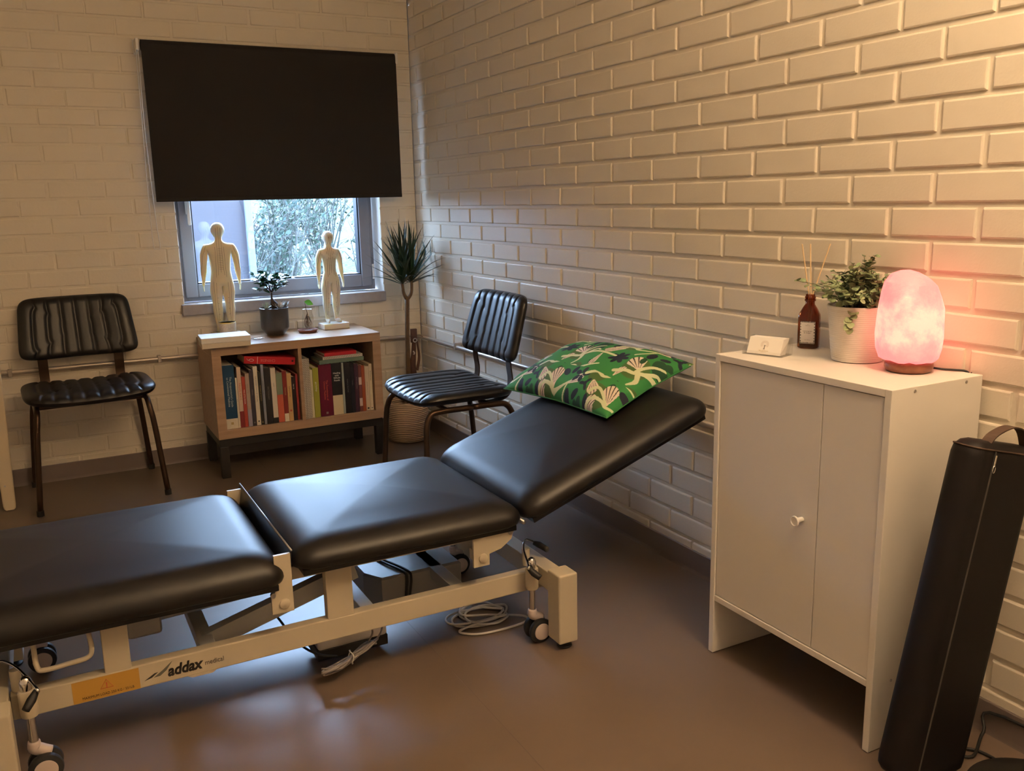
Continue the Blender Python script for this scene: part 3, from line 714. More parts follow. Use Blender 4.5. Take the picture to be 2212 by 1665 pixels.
lying(-.552,zt+.001,.212,.0190,(.115,.17,.135),'grey-green book lying flat at the bottom of the right pile',tilt=0,title='reader',tcol='ink_g',tsize=.007,tpos=.12)
lying(-.546,zt+.0203,.190,.0140,(.62,.58,.52),'white wire-bound notebook in the middle of the right pile',tilt=0,spiral=True,name='notebook')
lying(-.556,zt+.0347,.152,.0165,(.42,.02,.03),'red book lying flat on the white notebook',tilt=0)

# ------------------------------------------------------------------ on the bookcase
ZK=.5905
# white box
bx=thing('white_box','long white paper box hanging over the left front corner of the bookcase','box',(-1.063,-.352,ZK),math.radians(-3.5))
b=MB().box(-.101,.101,-.066,.078,0,.0235,.0015); b.build('tray',mat('cream card',(.66,.58,.46),.6),bx)
b=MB().box(-.1025,.1025,-.0675,.0795,.0215,.0455,.002); b.build('lid',MT['paper'],bx)
# cup
cp=thing('small_cup','small cream cup with mustard glazed inside behind the white box','cup',(-1.006,-.136,ZK))
MB().lathe([(.0368,.060),(.0386,.0725),(.0380,.0745),(.0365,.073)],n=36).build('glazed_rim',MT['mustard'],cp,smooth=True)
MB().lathe([(.030,0),(.0335,.001),(.036,.02),(.0385,.073),(.037,.0745),(.0352,.072)],n=36).build('cup_body',MT['mug'],cp,smooth=True,angle=60)
MB().lathe([(.0352,.073),(.033,.02),(.028,.008),(0,.007)],n=36).build('glazed_inside',MT['mustard'],cp,smooth=True)
# bonsai
bo=thing('bonsai_plant','small glossy bonsai with succulents in a dark grey pot','potted plant',(-.798,-.172,ZK))
MB().lathe([(.030,0),(.038,.002),(.058,.024),(.0635,.036),(.065,.120),(.0655,.127),(.062,.128),(.0605,.112),(0,.110)],n=48).build('pot',MT['pot_d'],bo,smooth=True,angle=28)
MB().lathe([(.061,.113),(.04,.119),(0,.121)],n=24).build('soil',MT['soil'],bo)
MB().tube([(.005,-.01,.112),(.003,-.012,.135),(-.004,-.010,.152),(-.008,-.008,.172),(-.006,-.006,.20)],[.014,.019,.0145,.0045,.0035],12,smooth=5).build('trunk',MT['bark_d'],bo,smooth=True)
lv=MB(); br=MB(); rnd=random.Random(9)
for i in range(15):
    a=i*2.4+rnd.uniform(-.3,.3); el=rnd.uniform(-.05,1.3); L_=rnd.uniform(.06,.112)
    s0=Vector((-.006,-.006,.198)); d=Vector((math.cos(a)*math.cos(el)*1.12,math.sin(a)*math.cos(el)*.8,.15+math.sin(el))).normalized()
    e=s0+Vector((d.x*L_,d.y*L_,d.z*L_*1.25)); m_=(s0+e)*.5+Vector((0,0,.010)); br.tube([s0,m_,e],[.002,.0015,.001],5,smooth=3)
    for k in range(9):
        f=.40+.60*k/8; p=s0*(1-f)**2+m_*2*f*(1-f)+e*f*f; aa=rnd.uniform(0,2*PI)
        dd=(d*.7+Vector((math.cos(aa),math.sin(aa),rnd.uniform(-.4,.5)))).normalized(); nn=Vector((rnd.uniform(-.5,.5),rnd.uniform(-.5,.5),1))
        leaf_quad(lv,p,dd,nn,rnd.uniform(.034,.046),rnd.uniform(.018,.024),.2,.2)
br.build('branches',MT['bark_d'],bo); lv.build('leaves',MT['leaf_f'],bo,smooth=True)
for c_,g_,m_,lbl in (((-.040,-.028,.128),26,MT['succ'],None),((.018,-.044,.128),26,mat('grey succulent',(.42,.40,.36),.6,noise=(80,(.62,.60,.55),.8)),'greyish dried succulent'),((.047,-.018,.128),24,mat('grey succulent dark',(.34,.33,.31),.6),'dark grey succulent')):
    sc=MB()
    for k in range(g_):
        a=k*2.39996; el=.25+1.1*(k/g_); d=Vector((math.cos(a)*math.cos(el),math.sin(a)*math.cos(el),math.sin(el)))
        leaf_quad(sc,Vector(c_)+Vector((rnd.uniform(-.008,.008),rnd.uniform(-.008,.008),.001)),d,Vector((0,0,1)) if abs(d.z)<.9 else Vector((1,0,0)),rnd.uniform(.022,.034),.010,.3,-.3,seg=3)
    q=sc.build('succulent',m_,bo,smooth=True)
    if lbl: q['label']=lbl
# jar with cutting on saucer
sa=thing('terracotta_saucer','small terracotta saucer under the glass jar','saucer',(-.648,-.178,ZK))
MB().lathe([(.032,0),(.040,.001),(.0475,.013),(.0460,.0145),(.0440,.013),(.038,.0045),(0,.004)],n=40).build('dish',MT['terracotta'],sa,smooth=True,angle=50)
jr=thing('glass_jar','clear glass jar holding a rooted cutting with one green leaf','jar',(-.644,-.176,ZK+.0048))
b=MB(); b.lathe([(.0,0),(.022,0),(.026,.003),(.0275,.010),(.0275,.070),(.024,.080),(.0225,.084),(.0225,.100),(.024,.101),(.0238,.103),(.0212,.102),(.0212,.084),(.0230,.078),(.0258,.068),(.0258,.010),(.022,.004),(0,.0035)],n=40)
b.build('jar_glass',MT['acrylic'],jr,smooth=True,angle=40)
b=MB(); rnd=random.Random(31)
for i in range(20):
    a=rnd.uniform(0,2*PI); r1=rnd.uniform(.004,.0175); p=[Vector((0,0,.085)),Vector((r1*math.cos(a)*.6,r1*math.sin(a)*.6,.062)),Vector((r1*math.cos(a+.6),r1*math.sin(a+.6),.038)),Vector((r1*math.cos(a+1.4)*.8,r1*math.sin(a+1.4)*.8,.012))]
    b.tube(p,[.0013,.0011,.0009,.0005],5,smooth=5)
b.tube([(0,0,.084),(-.006,0,.110),(-.009,-.002,.136)],[.0015,.0013,.001],6,smooth=4)
b.build('roots',mat('brown roots',(.10,.055,.035),.6),jr,smooth=True)
b=MB(); leaf_quad(b,Vector((-.011,-.002,.140)),Vector((1,-.3,-.25)),Vector((.2,-.75,.6)),.042,.034,.12,.2,seg=8); b.build('leaf',MT['leaf_b'],jr,smooth=True)
# small glass dish
gd=thing('glass_dish','low clear glass dish lying between the white box and the dark pot','dish',(-.905,-.275,ZK))
MB().lathe([(0,0),(.018,0),(.026,.004),(.029,.0085),(.0275,.009),(.024,.0052),(0,.003)],n=36).build('dish_glass',MT['acrylic'],gd,smooth=True,angle=50)
MB().tube([(.029*math.cos(2*PI*k/30),.029*math.sin(2*PI*k/30),.0088) for k in range(30)],.0012,6,closed=True).build('rim',mat('pale rim',(.6,.5,.45),.3),gd,smooth=True)

# ------------------------------------------------------------------ acupuncture figures
def figure(name,label,loc,rotz,H,m,female,base):
    t=thing(name,label,'figurine',loc,rotz)
    zb=base
    # joints (x, y, z, rx, ry), unit height, facing -y
    if female: sh,wa,hi=.098,.078,.102
    else: sh,wa,hi=.118,.098,.108
    V=[];E=[];R=[]
    def v(x,y,z,rx,ry,par=None):
        V.append((x*H,y*H,z*H+zb)); R.append((rx*H,ry*H)); 
        if par is not None: E.append((par,len(V)-1))
        return len(V)-1
    pel=v(0,0,.505,hi,.078)
    bel=v(0,-.002,.565,wa*1.12,.068,pel); wst=v(0,0,.615,wa,.060,bel)
    ch_=v(0,-.004,.69,wa*1.20,.074,wst); cu=v(0,.002,.760,sh*.98,.068,ch_); nb=v(0,.004,.816,.044,.040,cu)
    nk=v(0,.002,.853,.026,.030,nb); hd=v(0,-.006,.886,.052,.060,nk); h2=v(0,-.004,.922,.068,.080,hd); h3=v(0,.0,.955,.064,.074,h2); h4=v(0,.0,.984,.044,.050,h3); h5=v(0,0,.997,.018,.020,h4)
    for s in (-1,1):
        s1=v(s*sh*.98,.004,.782,.046,.046,cu); 
        ua=v(s*(sh+.018),.006,.715,.037,.039,s1); el=v(s*(sh+.026),.008,.63,.030,.031,ua)
        fa=v(s*(sh+.030),.0,.565,.028,.030,el); wr=v(s*(sh+.036),-.010,.495,.018,.021,fa); pm=v(s*(sh+.040),-.014,.462,.015,.027,wr)
        kn=v(s*(sh+.041),-.016,.440,.012,.025,pm)
        for k,(dy,L) in enumerate(((-.0195,.045),(-.0065,.052),(.0065,.049),(.0180,.038))):
            a1=v(s*(sh+.042),-.016+dy,.430,.0062,.0066,kn); a2=v(s*(sh+.042),-.018+dy*1.1,.430-L*.55,.0056,.0058,a1); v(s*(sh+.039),-.019+dy*1.1,.430-L,.0045,.0046,a2)
        t1=v(s*(sh+.036),-.040,.458,.0070,.0070,pm); v(s*(sh+.036),-.048,.437,.0056,.0056,t1)
        hp=v(s*.050,.002,.455,.066,.074,pel); th=v(s*.054,0,.38,.058,.064,hp); kn_=v(s*.054,-.002,.275,.042,.045,th)
        cf=v(s*.055,.012,.205,.042,.049,kn_); an=v(s*.052,.010,.060,.022,.028,cf); hl=v(s*.052,.012,.026,.024,.030,an)
        bf=v(s*.062,-.040,.016,.028,.018,hl); v(s*.068,-.078,.012,.025,.013,bf)
    me=bpy.data.meshes.new('body'); me.from_pydata(V,E,[]); me.materials.append(m)
    o=bpy.data.objects.new('body',me); C.objects.link(o)
    md=o.modifiers.new('skin','SKIN'); 
    for i,sv in enumerate(me.skin_vertices[0].data): sv.radius=R[i]; sv.use_root=(i==0)
    md.branch_smoothing=.6; md.use_smooth_shade=True
    sb=o.modifiers.new('sub','SUBSURF'); sb.levels=2; sb.render_levels=2
    dg=bpy.context.evaluated_depsgraph_get(); dg.update(); me2=bpy.data.meshes.new_from_object(o.evaluated_get(dg))
    bpy.data.objects.remove(o); me2.name='body'
    for p in me2.polygons: p.use_smooth=True
    if not me2.materials: me2.materials.append(m)
    o=bpy.data.objects.new('body',me2); C.objects.link(o); o.parent=t
    bvh=BVHTree.FromPolygons([vv.co.copy() for vv in me2.vertices],[tuple(p.vertices) for p in me2.polygons])
    def onsurf(x,z,side):
        h=bvh.ray_cast(Vector((x*H,side*.3,z*H+zb)),Vector((0,-side,0)))
        return h[0]+Vector((0,side*.0003,0)) if h[0] else None
    ln=MB()
    def line(pts,side,r=.0006,n=14):
        run=[]
        for (x0,z0),(x1,z1) in zip(pts,pts[1:]):
            for k in range(n):
                tt=k/n; p=onsurf(x0+(x1-x0)*tt,z0+(z1-z0)*tt,side)
                if p: run.append(p)
        if len(run)>2: ln.tube(run,r,4)
    for side in (1,-1):
        line([(0,.96),(0,.80),(0,.53)],side)
        for s in (-1,1):
            line([(s*.018,.95),(s*.020,.84),(s*.022,.60),(s*.028,.52)],side); line([(s*.038,.78),(s*.040,.60),(s*.045,.50)],side)
            line([(s*.050,.46),(s*.055,.35),(s*.050,.20),(s*.055,.07)],side); line([(s*.075,.47),(s*.072,.35),(s*.072,.22),(s*.062,.08)],side)
            line([(s*(sh*.98),.79),(s*(sh+.03),.70),(s*(sh+.05),.57),(s*(sh+.062),.47)],side)
            for k in range(5): line([(s*.040,.12+k*.05),(s*.052,.12+k*.05)],side,n=4)
        for k in range(13 if side>0 else 9): line([(-.022,.58+k*.0155),(.022,.58+k*.0155)],side,.0005,6)
    for s in (-1,1): 
        line([(s*.010,.925),(s*.026,.925)],-1,.0007,5)
    line([(-.010,.893),(.010,.893)],-1,.0005,5)
    q=ln.build('meridian_lines',mat('line print',(.08,.05,.03),.6),o)
    # nose and ears
    b=MB(); p=onsurf(0,.912,-1)
    if p: 
        bm=bmesh.new(); bmesh.ops.create_icosphere(bm,subdivisions=2,radius=1); 
        b._bm(bm,Matrix.Translation(p+Vector((0,.001,0)))@Matrix.Diagonal((.0045*H/.48,.007*H/.48,.010*H/.48,1)))
    for s in (-1,1):
        bm=bmesh.new(); bmesh.ops.create_icosphere(bm,subdivisions=2,radius=1)
        b._bm(bm,Matrix.Translation((s*.047*H,.002*H,.918*H+zb))@Matrix.Diagonal((.003,.006,.010,1)))
    b.build('nose_and_ears',m,o,smooth=True)
    if female:
        b=MB()
        for s in (-1,1):
            bm=bmesh.new(); bmesh.ops.create_icosphere(bm,subdivisions=3,radius=1); p=onsurf(s*.042,.725,-1)
            if p: b._bm(bm,Matrix.Translation(p+Vector((0,.007,0)))@Matrix.Diagonal((.015,.012,.014,1)))
        b.build('chest_form',m,o,smooth=True)
    MB().box(-.064,.064,-.052,.034,0,zb,.003).build('base',MT['ivory2'],t)
    return t
figure('acupuncture_figure','larger ivory acupuncture figure seen from the back, at the left of the window',(-1.000,-.045-.012,ZK),PI-.12,.505,MT['ivory'],False,.018)
figure('acupuncture_figure','smaller pale acupuncture figure facing the room, right of the glass jar',(-.505,-.115,ZK),math.radians(4),.440,MT['ivory2'],True,.028)

# ------------------------------------------------------------------ chairs
def pad(mb,a,b_,T,ribs=0,ribdir=0,g=.004,n=5,nx=64,ny=48,bend=None,edge=.30,taper=0):
    """closed rounded pad, a,b half sizes; ribs run along y when ribdir==0"""
    top=[];bot=[]
    for i in range(nx+1):
        for j in range(ny+1):
            u=-1+2*i/nx; v=-1+2*j/ny
            u=math.sin(u*PI/2)*.5+u*.5; v=math.sin(v*PI/2)*.5+v*.5
            m_=max(abs(u),abs(v)); q=(abs(u)**n+abs(v)**n)**(1/n) if m_>0 else 1; k=m_/q if m_>0 else 1
            x=a*u*k*(1+taper*v); y=b_*v*k
            e=min(1,(1-m_)/edge); h=math.sqrt(max(0,1-(1-e)**2))
            hb=math.sqrt(max(0,1-(1-min(1,(1-m_)/.12))**2))
            gg=0
            if ribs:
                w0=u if ribdir==0 else v
                ph=(w0+1)/2*ribs; d=abs(ph-round(ph)); 
                if 0<round(ph)<ribs: gg=g*math.exp(-(d/.13)**2)*min(1,h*1.3)
                gg-= .2*g*math.sin(PI*(ph%1))*h
            zt=T*.45+T*.55*h-gg; zb=T*.45-T*.45*hb
            if h==0: zt=zb=T*.45
            p=Vector((x,y,zt)); r=Vector((x,y,zb))
            top.append(bend(p) if bend else p); bot.append(bend(r) if bend else r)
    W=ny+1; fs=[]; off=len(top)
    for i in range(nx):
        for j in range(ny):
            fs.append((i*W+j,(i+1)*W+j,(i+1)*W+j+1,i*W+j+1)); fs.append((off+i*W+j,off+i*W+j+1,off+(i+1)*W+j+1,off+(i+1)*W+j))
    mb.add(top+bot,fs)
def make_chair(label):
    t=thing('dining_chair',label,'chair',(0,0,0),0,'black ribbed leather chairs')
    b=MB(); pad(b,.248,.200,.046,ribs=9,g=.006,n=6,nx=110,edge=.26,bend=lambda p: Vector((p.x,p.y-.016,p.z+.420+.014*(p.x/.238)**2-.010*max(0,(-p.y-.10)/.12)**2+.004)))
    s=b.build('seat',MT['leather_c'],t,smooth=True)
    def bb(p):  # local pad lying -> standing, wraps forward at the sides
        z=.690+p.y; y=.206-p.z+.075*((p.y+.13)/.26) - .020*(p.x/.22)**2
        return Vector((p.x,y,z))
    b=MB(); pad(b,.227,.129,.044,ribs=8,g=.005,n=8,nx=110,edge=.24,bend=bb,taper=-.05)
    b.build('backrest',MT['leather_c'],t,smooth=True)
    for s_ in (-1,1):
        x=s_*.150
        # flat steel strap from under the seat up into the back
        pts=[(.06,.408),(.120,.409),(.165,.420),(.190,.448),(.196,.490),(.190,.540),(.192,.580),(.226,.68)]
        P=[Vector((0,p,z)) for p,z in pts]; q=[]
        for i in range(len(P)-1):
            p0=P[max(0,i-1)];p1=P[i];p2=P[i+1];p3=P[min(len(P)-1,i+2)]
            for k in range(5):
                tt=k/5; q.append(.5*((2*p1)+(p2-p0)*tt+(2*p0-5*p1+4*p2-p3)*tt*tt+(3*p1-p0-3*p2+p3)*tt**3))
        q.append(P[-1]); rings=[]
        for i,p in enumerate(q):
            d=(q[min(i+1,len(q)-1)]-q[max(i-1,0)]).normalized(); nn=Vector((0,-d.z,d.y)); hw=.019; th=.003
            rings.append([p+Vector((x-hw,0,0))-nn*th,p+Vector((x+hw,0,0))-nn*th,p+Vector((x+hw,0,0))+nn*th,p+Vector((x-hw,0,0))+nn*th])
        MB().loft(rings).build('back_strap',MT['bronze'],t)
        X=s_*.205; xo=s_*.240
        fr_=MB(); fr_.tube([(xo,-.215,.012),(X+s_*.012,-.200,.30),(X+s_*.004,-.192,.365),(X,-.175,.398),(X,-.140,.408),(X,0,.409)],.0115,12,smooth=5)
        lg=fr_.build('front_leg',MT['bronze'],t,smooth=True)
        MB().cyl((xo,-.215,0),(xo,-.214,.022),.0135,14).build('foot_cap',MT['rubber'],lg)
        rr_=MB(); rr_.tube([(xo,.225,.012),(X+s_*.012,.190,.30),(X+s_*.004,.168,.368),(X,.148,.398),(X,.115,.408),(X,0,.409)],.0115,12,smooth=5)
        lg=rr_.build('rear_leg',MT['bronze'],t,smooth=True)
        MB().cyl((xo,.225,0),(xo,.224,.022),.0135,14).build('foot_cap',MT['rubber'],lg)
    for y in (-.10,.08): MB().tube([(-.205,y,.409),(.205,y,.409)],.008,10).build('cross_bar',MT['bronze'],t)
    return t
def children(o): return [c for c in bpy.data.objects if c.parent==o]
def copy_tree(o,parent=None):
    c=o.copy(); C.objects.link(c)
    if parent: c.parent=parent
    for k in children(o): copy_tree(k,c)
    return c
c1=make_chair('black ribbed leather chair against the window wall, left of the bookcase')
c2=copy_tree(c1); c2['label']='black ribbed leather chair against the long brick wall, behind the treatment couch'
c1.location=(-1.615,-.266,0); c1.rotation_euler=(0,0,math.radians(2))
c2.location=(-.335,-1.110,0); c2.rotation_euler=(0,0,math.radians(-90))

# ------------------------------------------------------------------ floor plant in basket
bk=thing('potted_palm','tall spiky-leaved plant in a woven cream basket in the corner','potted plant',(-.172,-.190,0))
MB().lathe([(.085,0),(.098,.004),(.104,.03),(.107,.10),(.106,.175),(.103,.202),(.099,.205),(.097,.198),(.098,.16),(0,.155)],n=56).build('basket',MT['rope'],bk,smooth=True,angle=60)
MB().lathe([(.0975,.162),(.06,.168),(0,.170)],n=24).build('soil',MT['soil'],bk)
tr=MB(); tr.tube([(.010,0,.16),(.014,-.005,.35),(.018,-.008,.55),(.024,-.010,.715)],[.0125,.0115,.0110,.0115],12,smooth=6)
tr.tube([(.024,-.010,.710),(.006,-.012,.745),(.000,-.014,.80)],[.010,.0085,.008],10,smooth=4)
tr.tube([(.024,-.010,.710),(.044,-.020,.745),(.046,-.026,.805)],[.010,.008,.0075],10,smooth=4)
tr.build('trunk',MT['bark'],bk,smooth=True)
rnd=random.Random(14); lv=MB()
def blade(mb,p,az,el,L,W,droop):
    d=Vector((math.cos(az)*math.cos(el),math.sin(az)*math.cos(el),math.sin(el))); s=d.cross(Vector((0,0,1)))
    s=s.normalized() if s.length>.05 else Vector((1,0,0)); vs=[];seg=9; pos=Vector(p); dd=d.copy()
    for i in range(seg+1):
        t=i/seg; ww=W*.5*(min(1,.45+t*2.2))*(1-t**2.2)+.0002; nn=s.cross(dd).normalized()
        q=pos.copy(); q.x=min(q.x,.160); q.y=min(q.y,.176)
        vs += [q-s*ww+nn*ww*.35,q,q+s*ww+nn*ww*.35]
        pos=pos+dd*(L/seg); dd=(dd+Vector((0,0,-droop*t*.35))).normalized()
    fs=[]
    for i in range(seg):
        a=i*3; fs += [(a,a+1,a+4,a+3),(a+1,a+2,a+5,a+4)]
    mb.add(vs,fs)
for hx,hy,hz in ((.000,-.014,.795),(.046,-.026,.80)):
    for k in range(33):
        az=k*2.39996+rnd.uniform(-.3,.3); f=k/32
        el=.28+1.25*f**.8+rnd.uniform(-.12,.12)
        blade(lv,(hx,hy,hz+.028*f-.01),az,min(1.52,el),rnd.uniform(.21,.31)*(1 if f>.2 else .85),.0195,rnd.uniform(.15,.6)*(1.3-f))
lv.build('leaves',MT['leaf_d'],bk,smooth=True)
# carved wooden ornament standing in the basket
dw=thing('wooden_ornament','red-brown carved wooden ornament with a white ring, standing behind the palm trunk','ornament',(-.112,-.150,.160))
b=MB(); b.tube([(0,0,.0),(.002,0,.10),(-.006,0,.19),(.004,0,.26),(.010,0,.33)],[.016,.024,.020,.013,.010],9,smooth=5); b.box(-.006,.026,-.008,.008,.325,.395,.002)
b.tube([(.020,0,.18),(.034,0,.25),(.026,0,.33)],[.008,.007,.005],8,smooth=4); b.build('carved_body',MT['driftw'],dw,smooth=True,angle=50)
MB().tube([(.010+.009*math.cos(2*PI*k/20),-.014,.338+.009*math.sin(2*PI*k/20)) for k in range(20)],.0025,6,closed=True).build('white_ring',mat('shell white',(.6,.55,.5),.4),dw,smooth=True)
b=MB()
b.tube([(-.002,-.014,.284),(.004,-.016,.274),(.000,-.014,.266)],.0035,6); b.build('white_bead',mat('shell',(.62,.58,.52),.4),dw,smooth=True)
MB().tube([(-.03,0,.352),(.0,-.010,.362),(.045,0,.358),(.058,-.005,.350)],.0014,5,smooth=4).build('twine',MT['driftw'],dw)

# ------------------------------------------------------------------ treatment couch
co=thing('treatment_couch','black padded three-section treatment couch on a cream metal frame','treatment couch',(-1.25,-2.12,0))
CO=co.location
def TB(name,m,fn,parent=co,**k):
    b=MB(); fn(b); return b.build(name,m,parent,world=CO,**k)
def cushion_rings(hx,hy,T,rp=.05,re=.040,crown=.012,under=.012):
    R=[rrect(0,0,hx-under,hy-under,rp,0),rrect(0,0,hx-.003,hy-.003,rp,.006),rrect(0,0,hx,hy,rp,.016)]
    zs=T-crown
    for k in range(13):
        a=PI/2*k/12; i=re*(1-math.cos(a)); R.append(rrect(0,0,hx-i,hy-i,max(rp-i*.3,.02),.020+(zs-.020)*math.sin(a)))
    n=len(R[0])
    for f,cz in ((.75,.45),(.5,.75),(.25,.93),(.04,1.0)):
        a=re; R.append([Vector((p.x*f,p.y*f,zs+crown*cz)) for p in rrect(0,0,hx-a,hy-a,max(rp-a*.3,.02),0)])
    return R
def cushion(name,xc,yc,hx,hy,z,T,rot=0,pivot=None,**k):
    R=cushion_rings(hx,hy,T,**k); Mx=Matrix.Translation((xc,yc,z))
    if rot: Mx=Matrix.Translation(pivot)@Matrix.Rotation(-rot,4,'Y')@Matrix.Translation(-Vector(pivot))@Mx
    b=MB(); b.loft([[Mx@p for p in r] for r in R]); c=b.build(name,MT['leather'],co,smooth=True,world=CO)
    bd=MB(); bd.box(-hx+.02,hx-.02,-hy+.02,hy-.02,-.014,.001,.002,M=Mx); bd.build('base_board',MT['blackp'],c,world=CO)
    return c,Mx
HY=.302; YC=-2.100
cushion('cushion',-1.003,YC,.302,HY,.352,.080,re=.090,crown=.014)
cushion('cushion',-1.708,YC,.384,HY,.330,.090,re=.080,crown=.014)
ang=math.atan(.357)
hp=Vector((-.690,YC,.350)); hl=.650
c3,MH=cushion('head_cushion',-.690+hl/2,YC,hl/2,HY,.354,.078,rot=ang,pivot=hp,re=.075,crown=.014)
# breathing-hole seam pressed into the head section
# frame
ym=-2.318; yf=-1.880
for y in (ym,yf):
    TB('side_rail',MT['cream_metal'],lambda b: b.box(-1.905,-.612,y-.015,y+.015,.136,.192,.003))
for x0,x1 in ((-1.222,-1.156),(-1.722,-1.668)):
    for y in (ym,yf): TB('upright',MT['cream_metal'],lambda b: b.box(x0,x1,y-.0145,y+.0145,.190,.340,.002))
for x0,x1 in ((-.640,-.582),(-1.958,-1.900)):
    e=TB('end_frame',MT['cream_metal'],lambda b: b.box(x0+.006,x1-.006,-2.43,-1.77,.150,.205,.003))
    for y0,y1 in ((-2.458,-2.396),(-1.804,-1.742)):
        l=TB('leg',MT['cream_metal'],lambda b: b.box(x0,x1,y0,y1,.022,.218,.005))
        TB('foot',MT['rubber'],lambda b: b.lathe([(.0,0),(.018,0),(.021,.003),(.020,.007),(.012,.011),(.006,.013),(.006,.028),(0,.028)],c=((x0+x1)/2+.004,(y0+y1)/2,0),n=24),l,smooth=True,angle=40)
def castor(x,y,s):
    c=TB('castor',MT['cream_metal'],lambda b:(b.lathe([(.016,.155),(.0175,.160),(.0175,.212),(.016,.214),(.012,.214)],c=(x,y,0),n=24)),smooth=True,angle=40)
    TB('stem',MT['chrome'],lambda b:(b.cyl((x,y,.085),(x,y,.215),.0095,16),b.lathe([(.0125,.210),(.0125,.232),(.009,.241),(.004,.2445),(0,.2450)],c=(x,y,0),n=20)),c,smooth=True,angle=40)
    TB('fork',mat('pinkish grey plastic',(.52,.44,.41),.4),lambda b: b.tube([(x,y,.095),(x,y,.080),(x+.012,y,.072),(x+.030,y,.064)],[.012,.014,.013,.010],12,smooth=4),c,smooth=True)
    for dy in (-.016,.016):
        yy=y+dy; X=x+.016
        wl=TB('wheel',MT['rubber'],lambda b: b.lathe([(0,-.009),(.026,-.009),(.033,-.006),(.0345,0),(.033,.006),(.026,.009),(0,.009)],n=36,M=Matrix.Translation((X,yy,.0345))@Matrix.Rotation(PI/2,4,'X')),c,smooth=True,angle=40)
        TB('hub_cap',mat('hub cap grey',(.55,.46,.42),.4),lambda b: b.lathe([(.023,0),(.023,.002),(.018,.0035),(0,.004)],n=30,M=Matrix.Translation((X,yy+(-.009 if dy<0 else .009),.0345))@Matrix.Rotation(PI/2 if dy<0 else -PI/2,4,'X')),wl,smooth=True,angle=40)
for x in (-.668,-1.872):
    for y in (-2.362,-1.838): castor(x,y,1)
def pedal(x,y,fl):
    p=TB('brake_pedal',MT['chrome'],lambda b: b.tube([(x-.034*fl,y-.055,.222),(x-.034*fl,y-.060,.232),(x+.0*fl,y+.03,.243),(x+.032*fl,y+.075,.247),(x+.050*fl,y+.045,.243)],.0032,8,smooth=5),smooth=True)
    TB('grip',MT['rubber'],lambda b: b.tube([(x+.044*fl,y+.052,.243),(x+.054*fl,y+.038,.240),(x+.064*fl,y+.010,.233)],[.006,.0095,.008],12,smooth=4),p,smooth=True)
    TB('grip',MT['rubber'],lambda b: b.tube([(x-.033*fl,y-.054,.226),(x-.022*fl,y-.064,.212),(x-.010*fl,y-.078,.200)],[.006,.0095,.008],12,smooth=4),p,smooth=True)
    TB('pedal_post',MT['cream_metal'],lambda b: b.cyl((x+.006*fl,y+.03,.195),(x+.006*fl,y+.03,.242),.011,16),p,smooth=True,angle=40)
pedal(-.655,-2.325,1); pedal(-1.885,-2.345,-1)
# hinge brackets and pivots
def bracket(x0,x1,z0,z1,poly=None):
    for y in (-2.372,-1.828):
        def f(b):
            P_=poly or [(x0,z0),(x1,z0),(x1,z1),(x0+.012,z1),(x0+.010,z0+.055),(x0,z0+.045)]
            b.loft([[Vector((x,yy,z)) for x,z in P_] for yy in (y-.004,y+.004)])
            b.box(x0+.008,x1-.004,y,y+(.040 if y<-2 else -.040),z0+.010,z0+.040,.002)
        k=TB('hinge_bracket',MT['cream_metal'],f)
        cx,cz=(x0+x1)/2+.004,z0+.022; sg=-1 if y<-2 else 1
        TB('pivot_cap',MT['cream_metal'],lambda b: b.lathe([(.0,0),(.0125,0),(.0120,.004),(.008,.006),(0,.0065)],n=24,M=Matrix.Translation((cx,y+.004*sg,cz))@Matrix.Rotation(PI/2 if sg<0 else -PI/2,4,'X')),k,smooth=True,angle=40)
bracket(-1.362,-1.312,.258,.400)
bracket(-.845,-.800,.258,.330,[(-.845,.258),(-.800,.258),(-.800,.288),(-.765,.296),(-.735,.316),(-.728,.336),(-.738,.346),(-.845,.346)])
TB('hinge_bolt',MT['steel'],lambda b:(b.cyl((-1.358,-2.371,.306),(-1.358,-2.380,.306),.006,14),b.cyl((-.738,-2.371,.334),(-.738,-2.380,.334),.006,14)))
# thin flaps at the hinges between the sections
TB('hinge_flap',mat('dark blue-black vinyl',(.012,.013,.018),.3),lambda b: b.loft([[Vector((x,y,z)) for x,z in ((-1.322,.345),(-1.316,.345),(-1.307,.402),(-1.308,.406),(-1.311,.404))] for y in (YC-.275,YC+.300)]))
TB('flap_rod',MT['steel'],lambda b: b.cyl((-1.3085,YC-.277,.406),(-1.3085,YC+.302,.406),.0022,8),smooth=True)
TB('hinge_rod',MT['steel'],lambda b: b.cyl((-.694,YC-.272,.352),(-.694,YC+.295,.352),.006,12),smooth=True)
# under-frame: cross tubes, lifting arms, motor housing
def beam(b,p,q,w_,h):
    p=Vector(p);q=Vector(q);d=(q-p).normalized(); s=d.cross(Vector((0,0,1))).normalized(); u=s.cross(d)
    b.loft([[c-s*w_/2-u*h/2,c+s*w_/2-u*h/2,c+s*w_/2+u*h/2,c-s*w_/2+u*h/2] for c in (p,q)])
TB('upper_frame',MT['cream_metal'],lambda b:(b.box(-1.70,-.76,-2.300,-2.270,.300,.334,.002),b.box(-1.70,-.76,-1.930,-1.900,.300,.334,.002),b.box(-1.66,-1.62,-2.27,-1.93,.300,.334,.002),b.box(-1.10,-1.06,-2.27,-1.93,.300,.334,.002)))
for y in (-2.235,-1.965):
    TB('lifting_arm',MT['grey_metal'],lambda b: beam(b,(-1.50,y,.165),(-1.12,y,.268),.030,.045))
for x,z in ((-1.50,.170),(-1.11,.168),(-.86,.170)):
    TB('cross_tube',MT['grey_metal'],lambda b: b.box(x-.018,x+.018,-2.303,-1.895,z-.016,z+.016,.002))
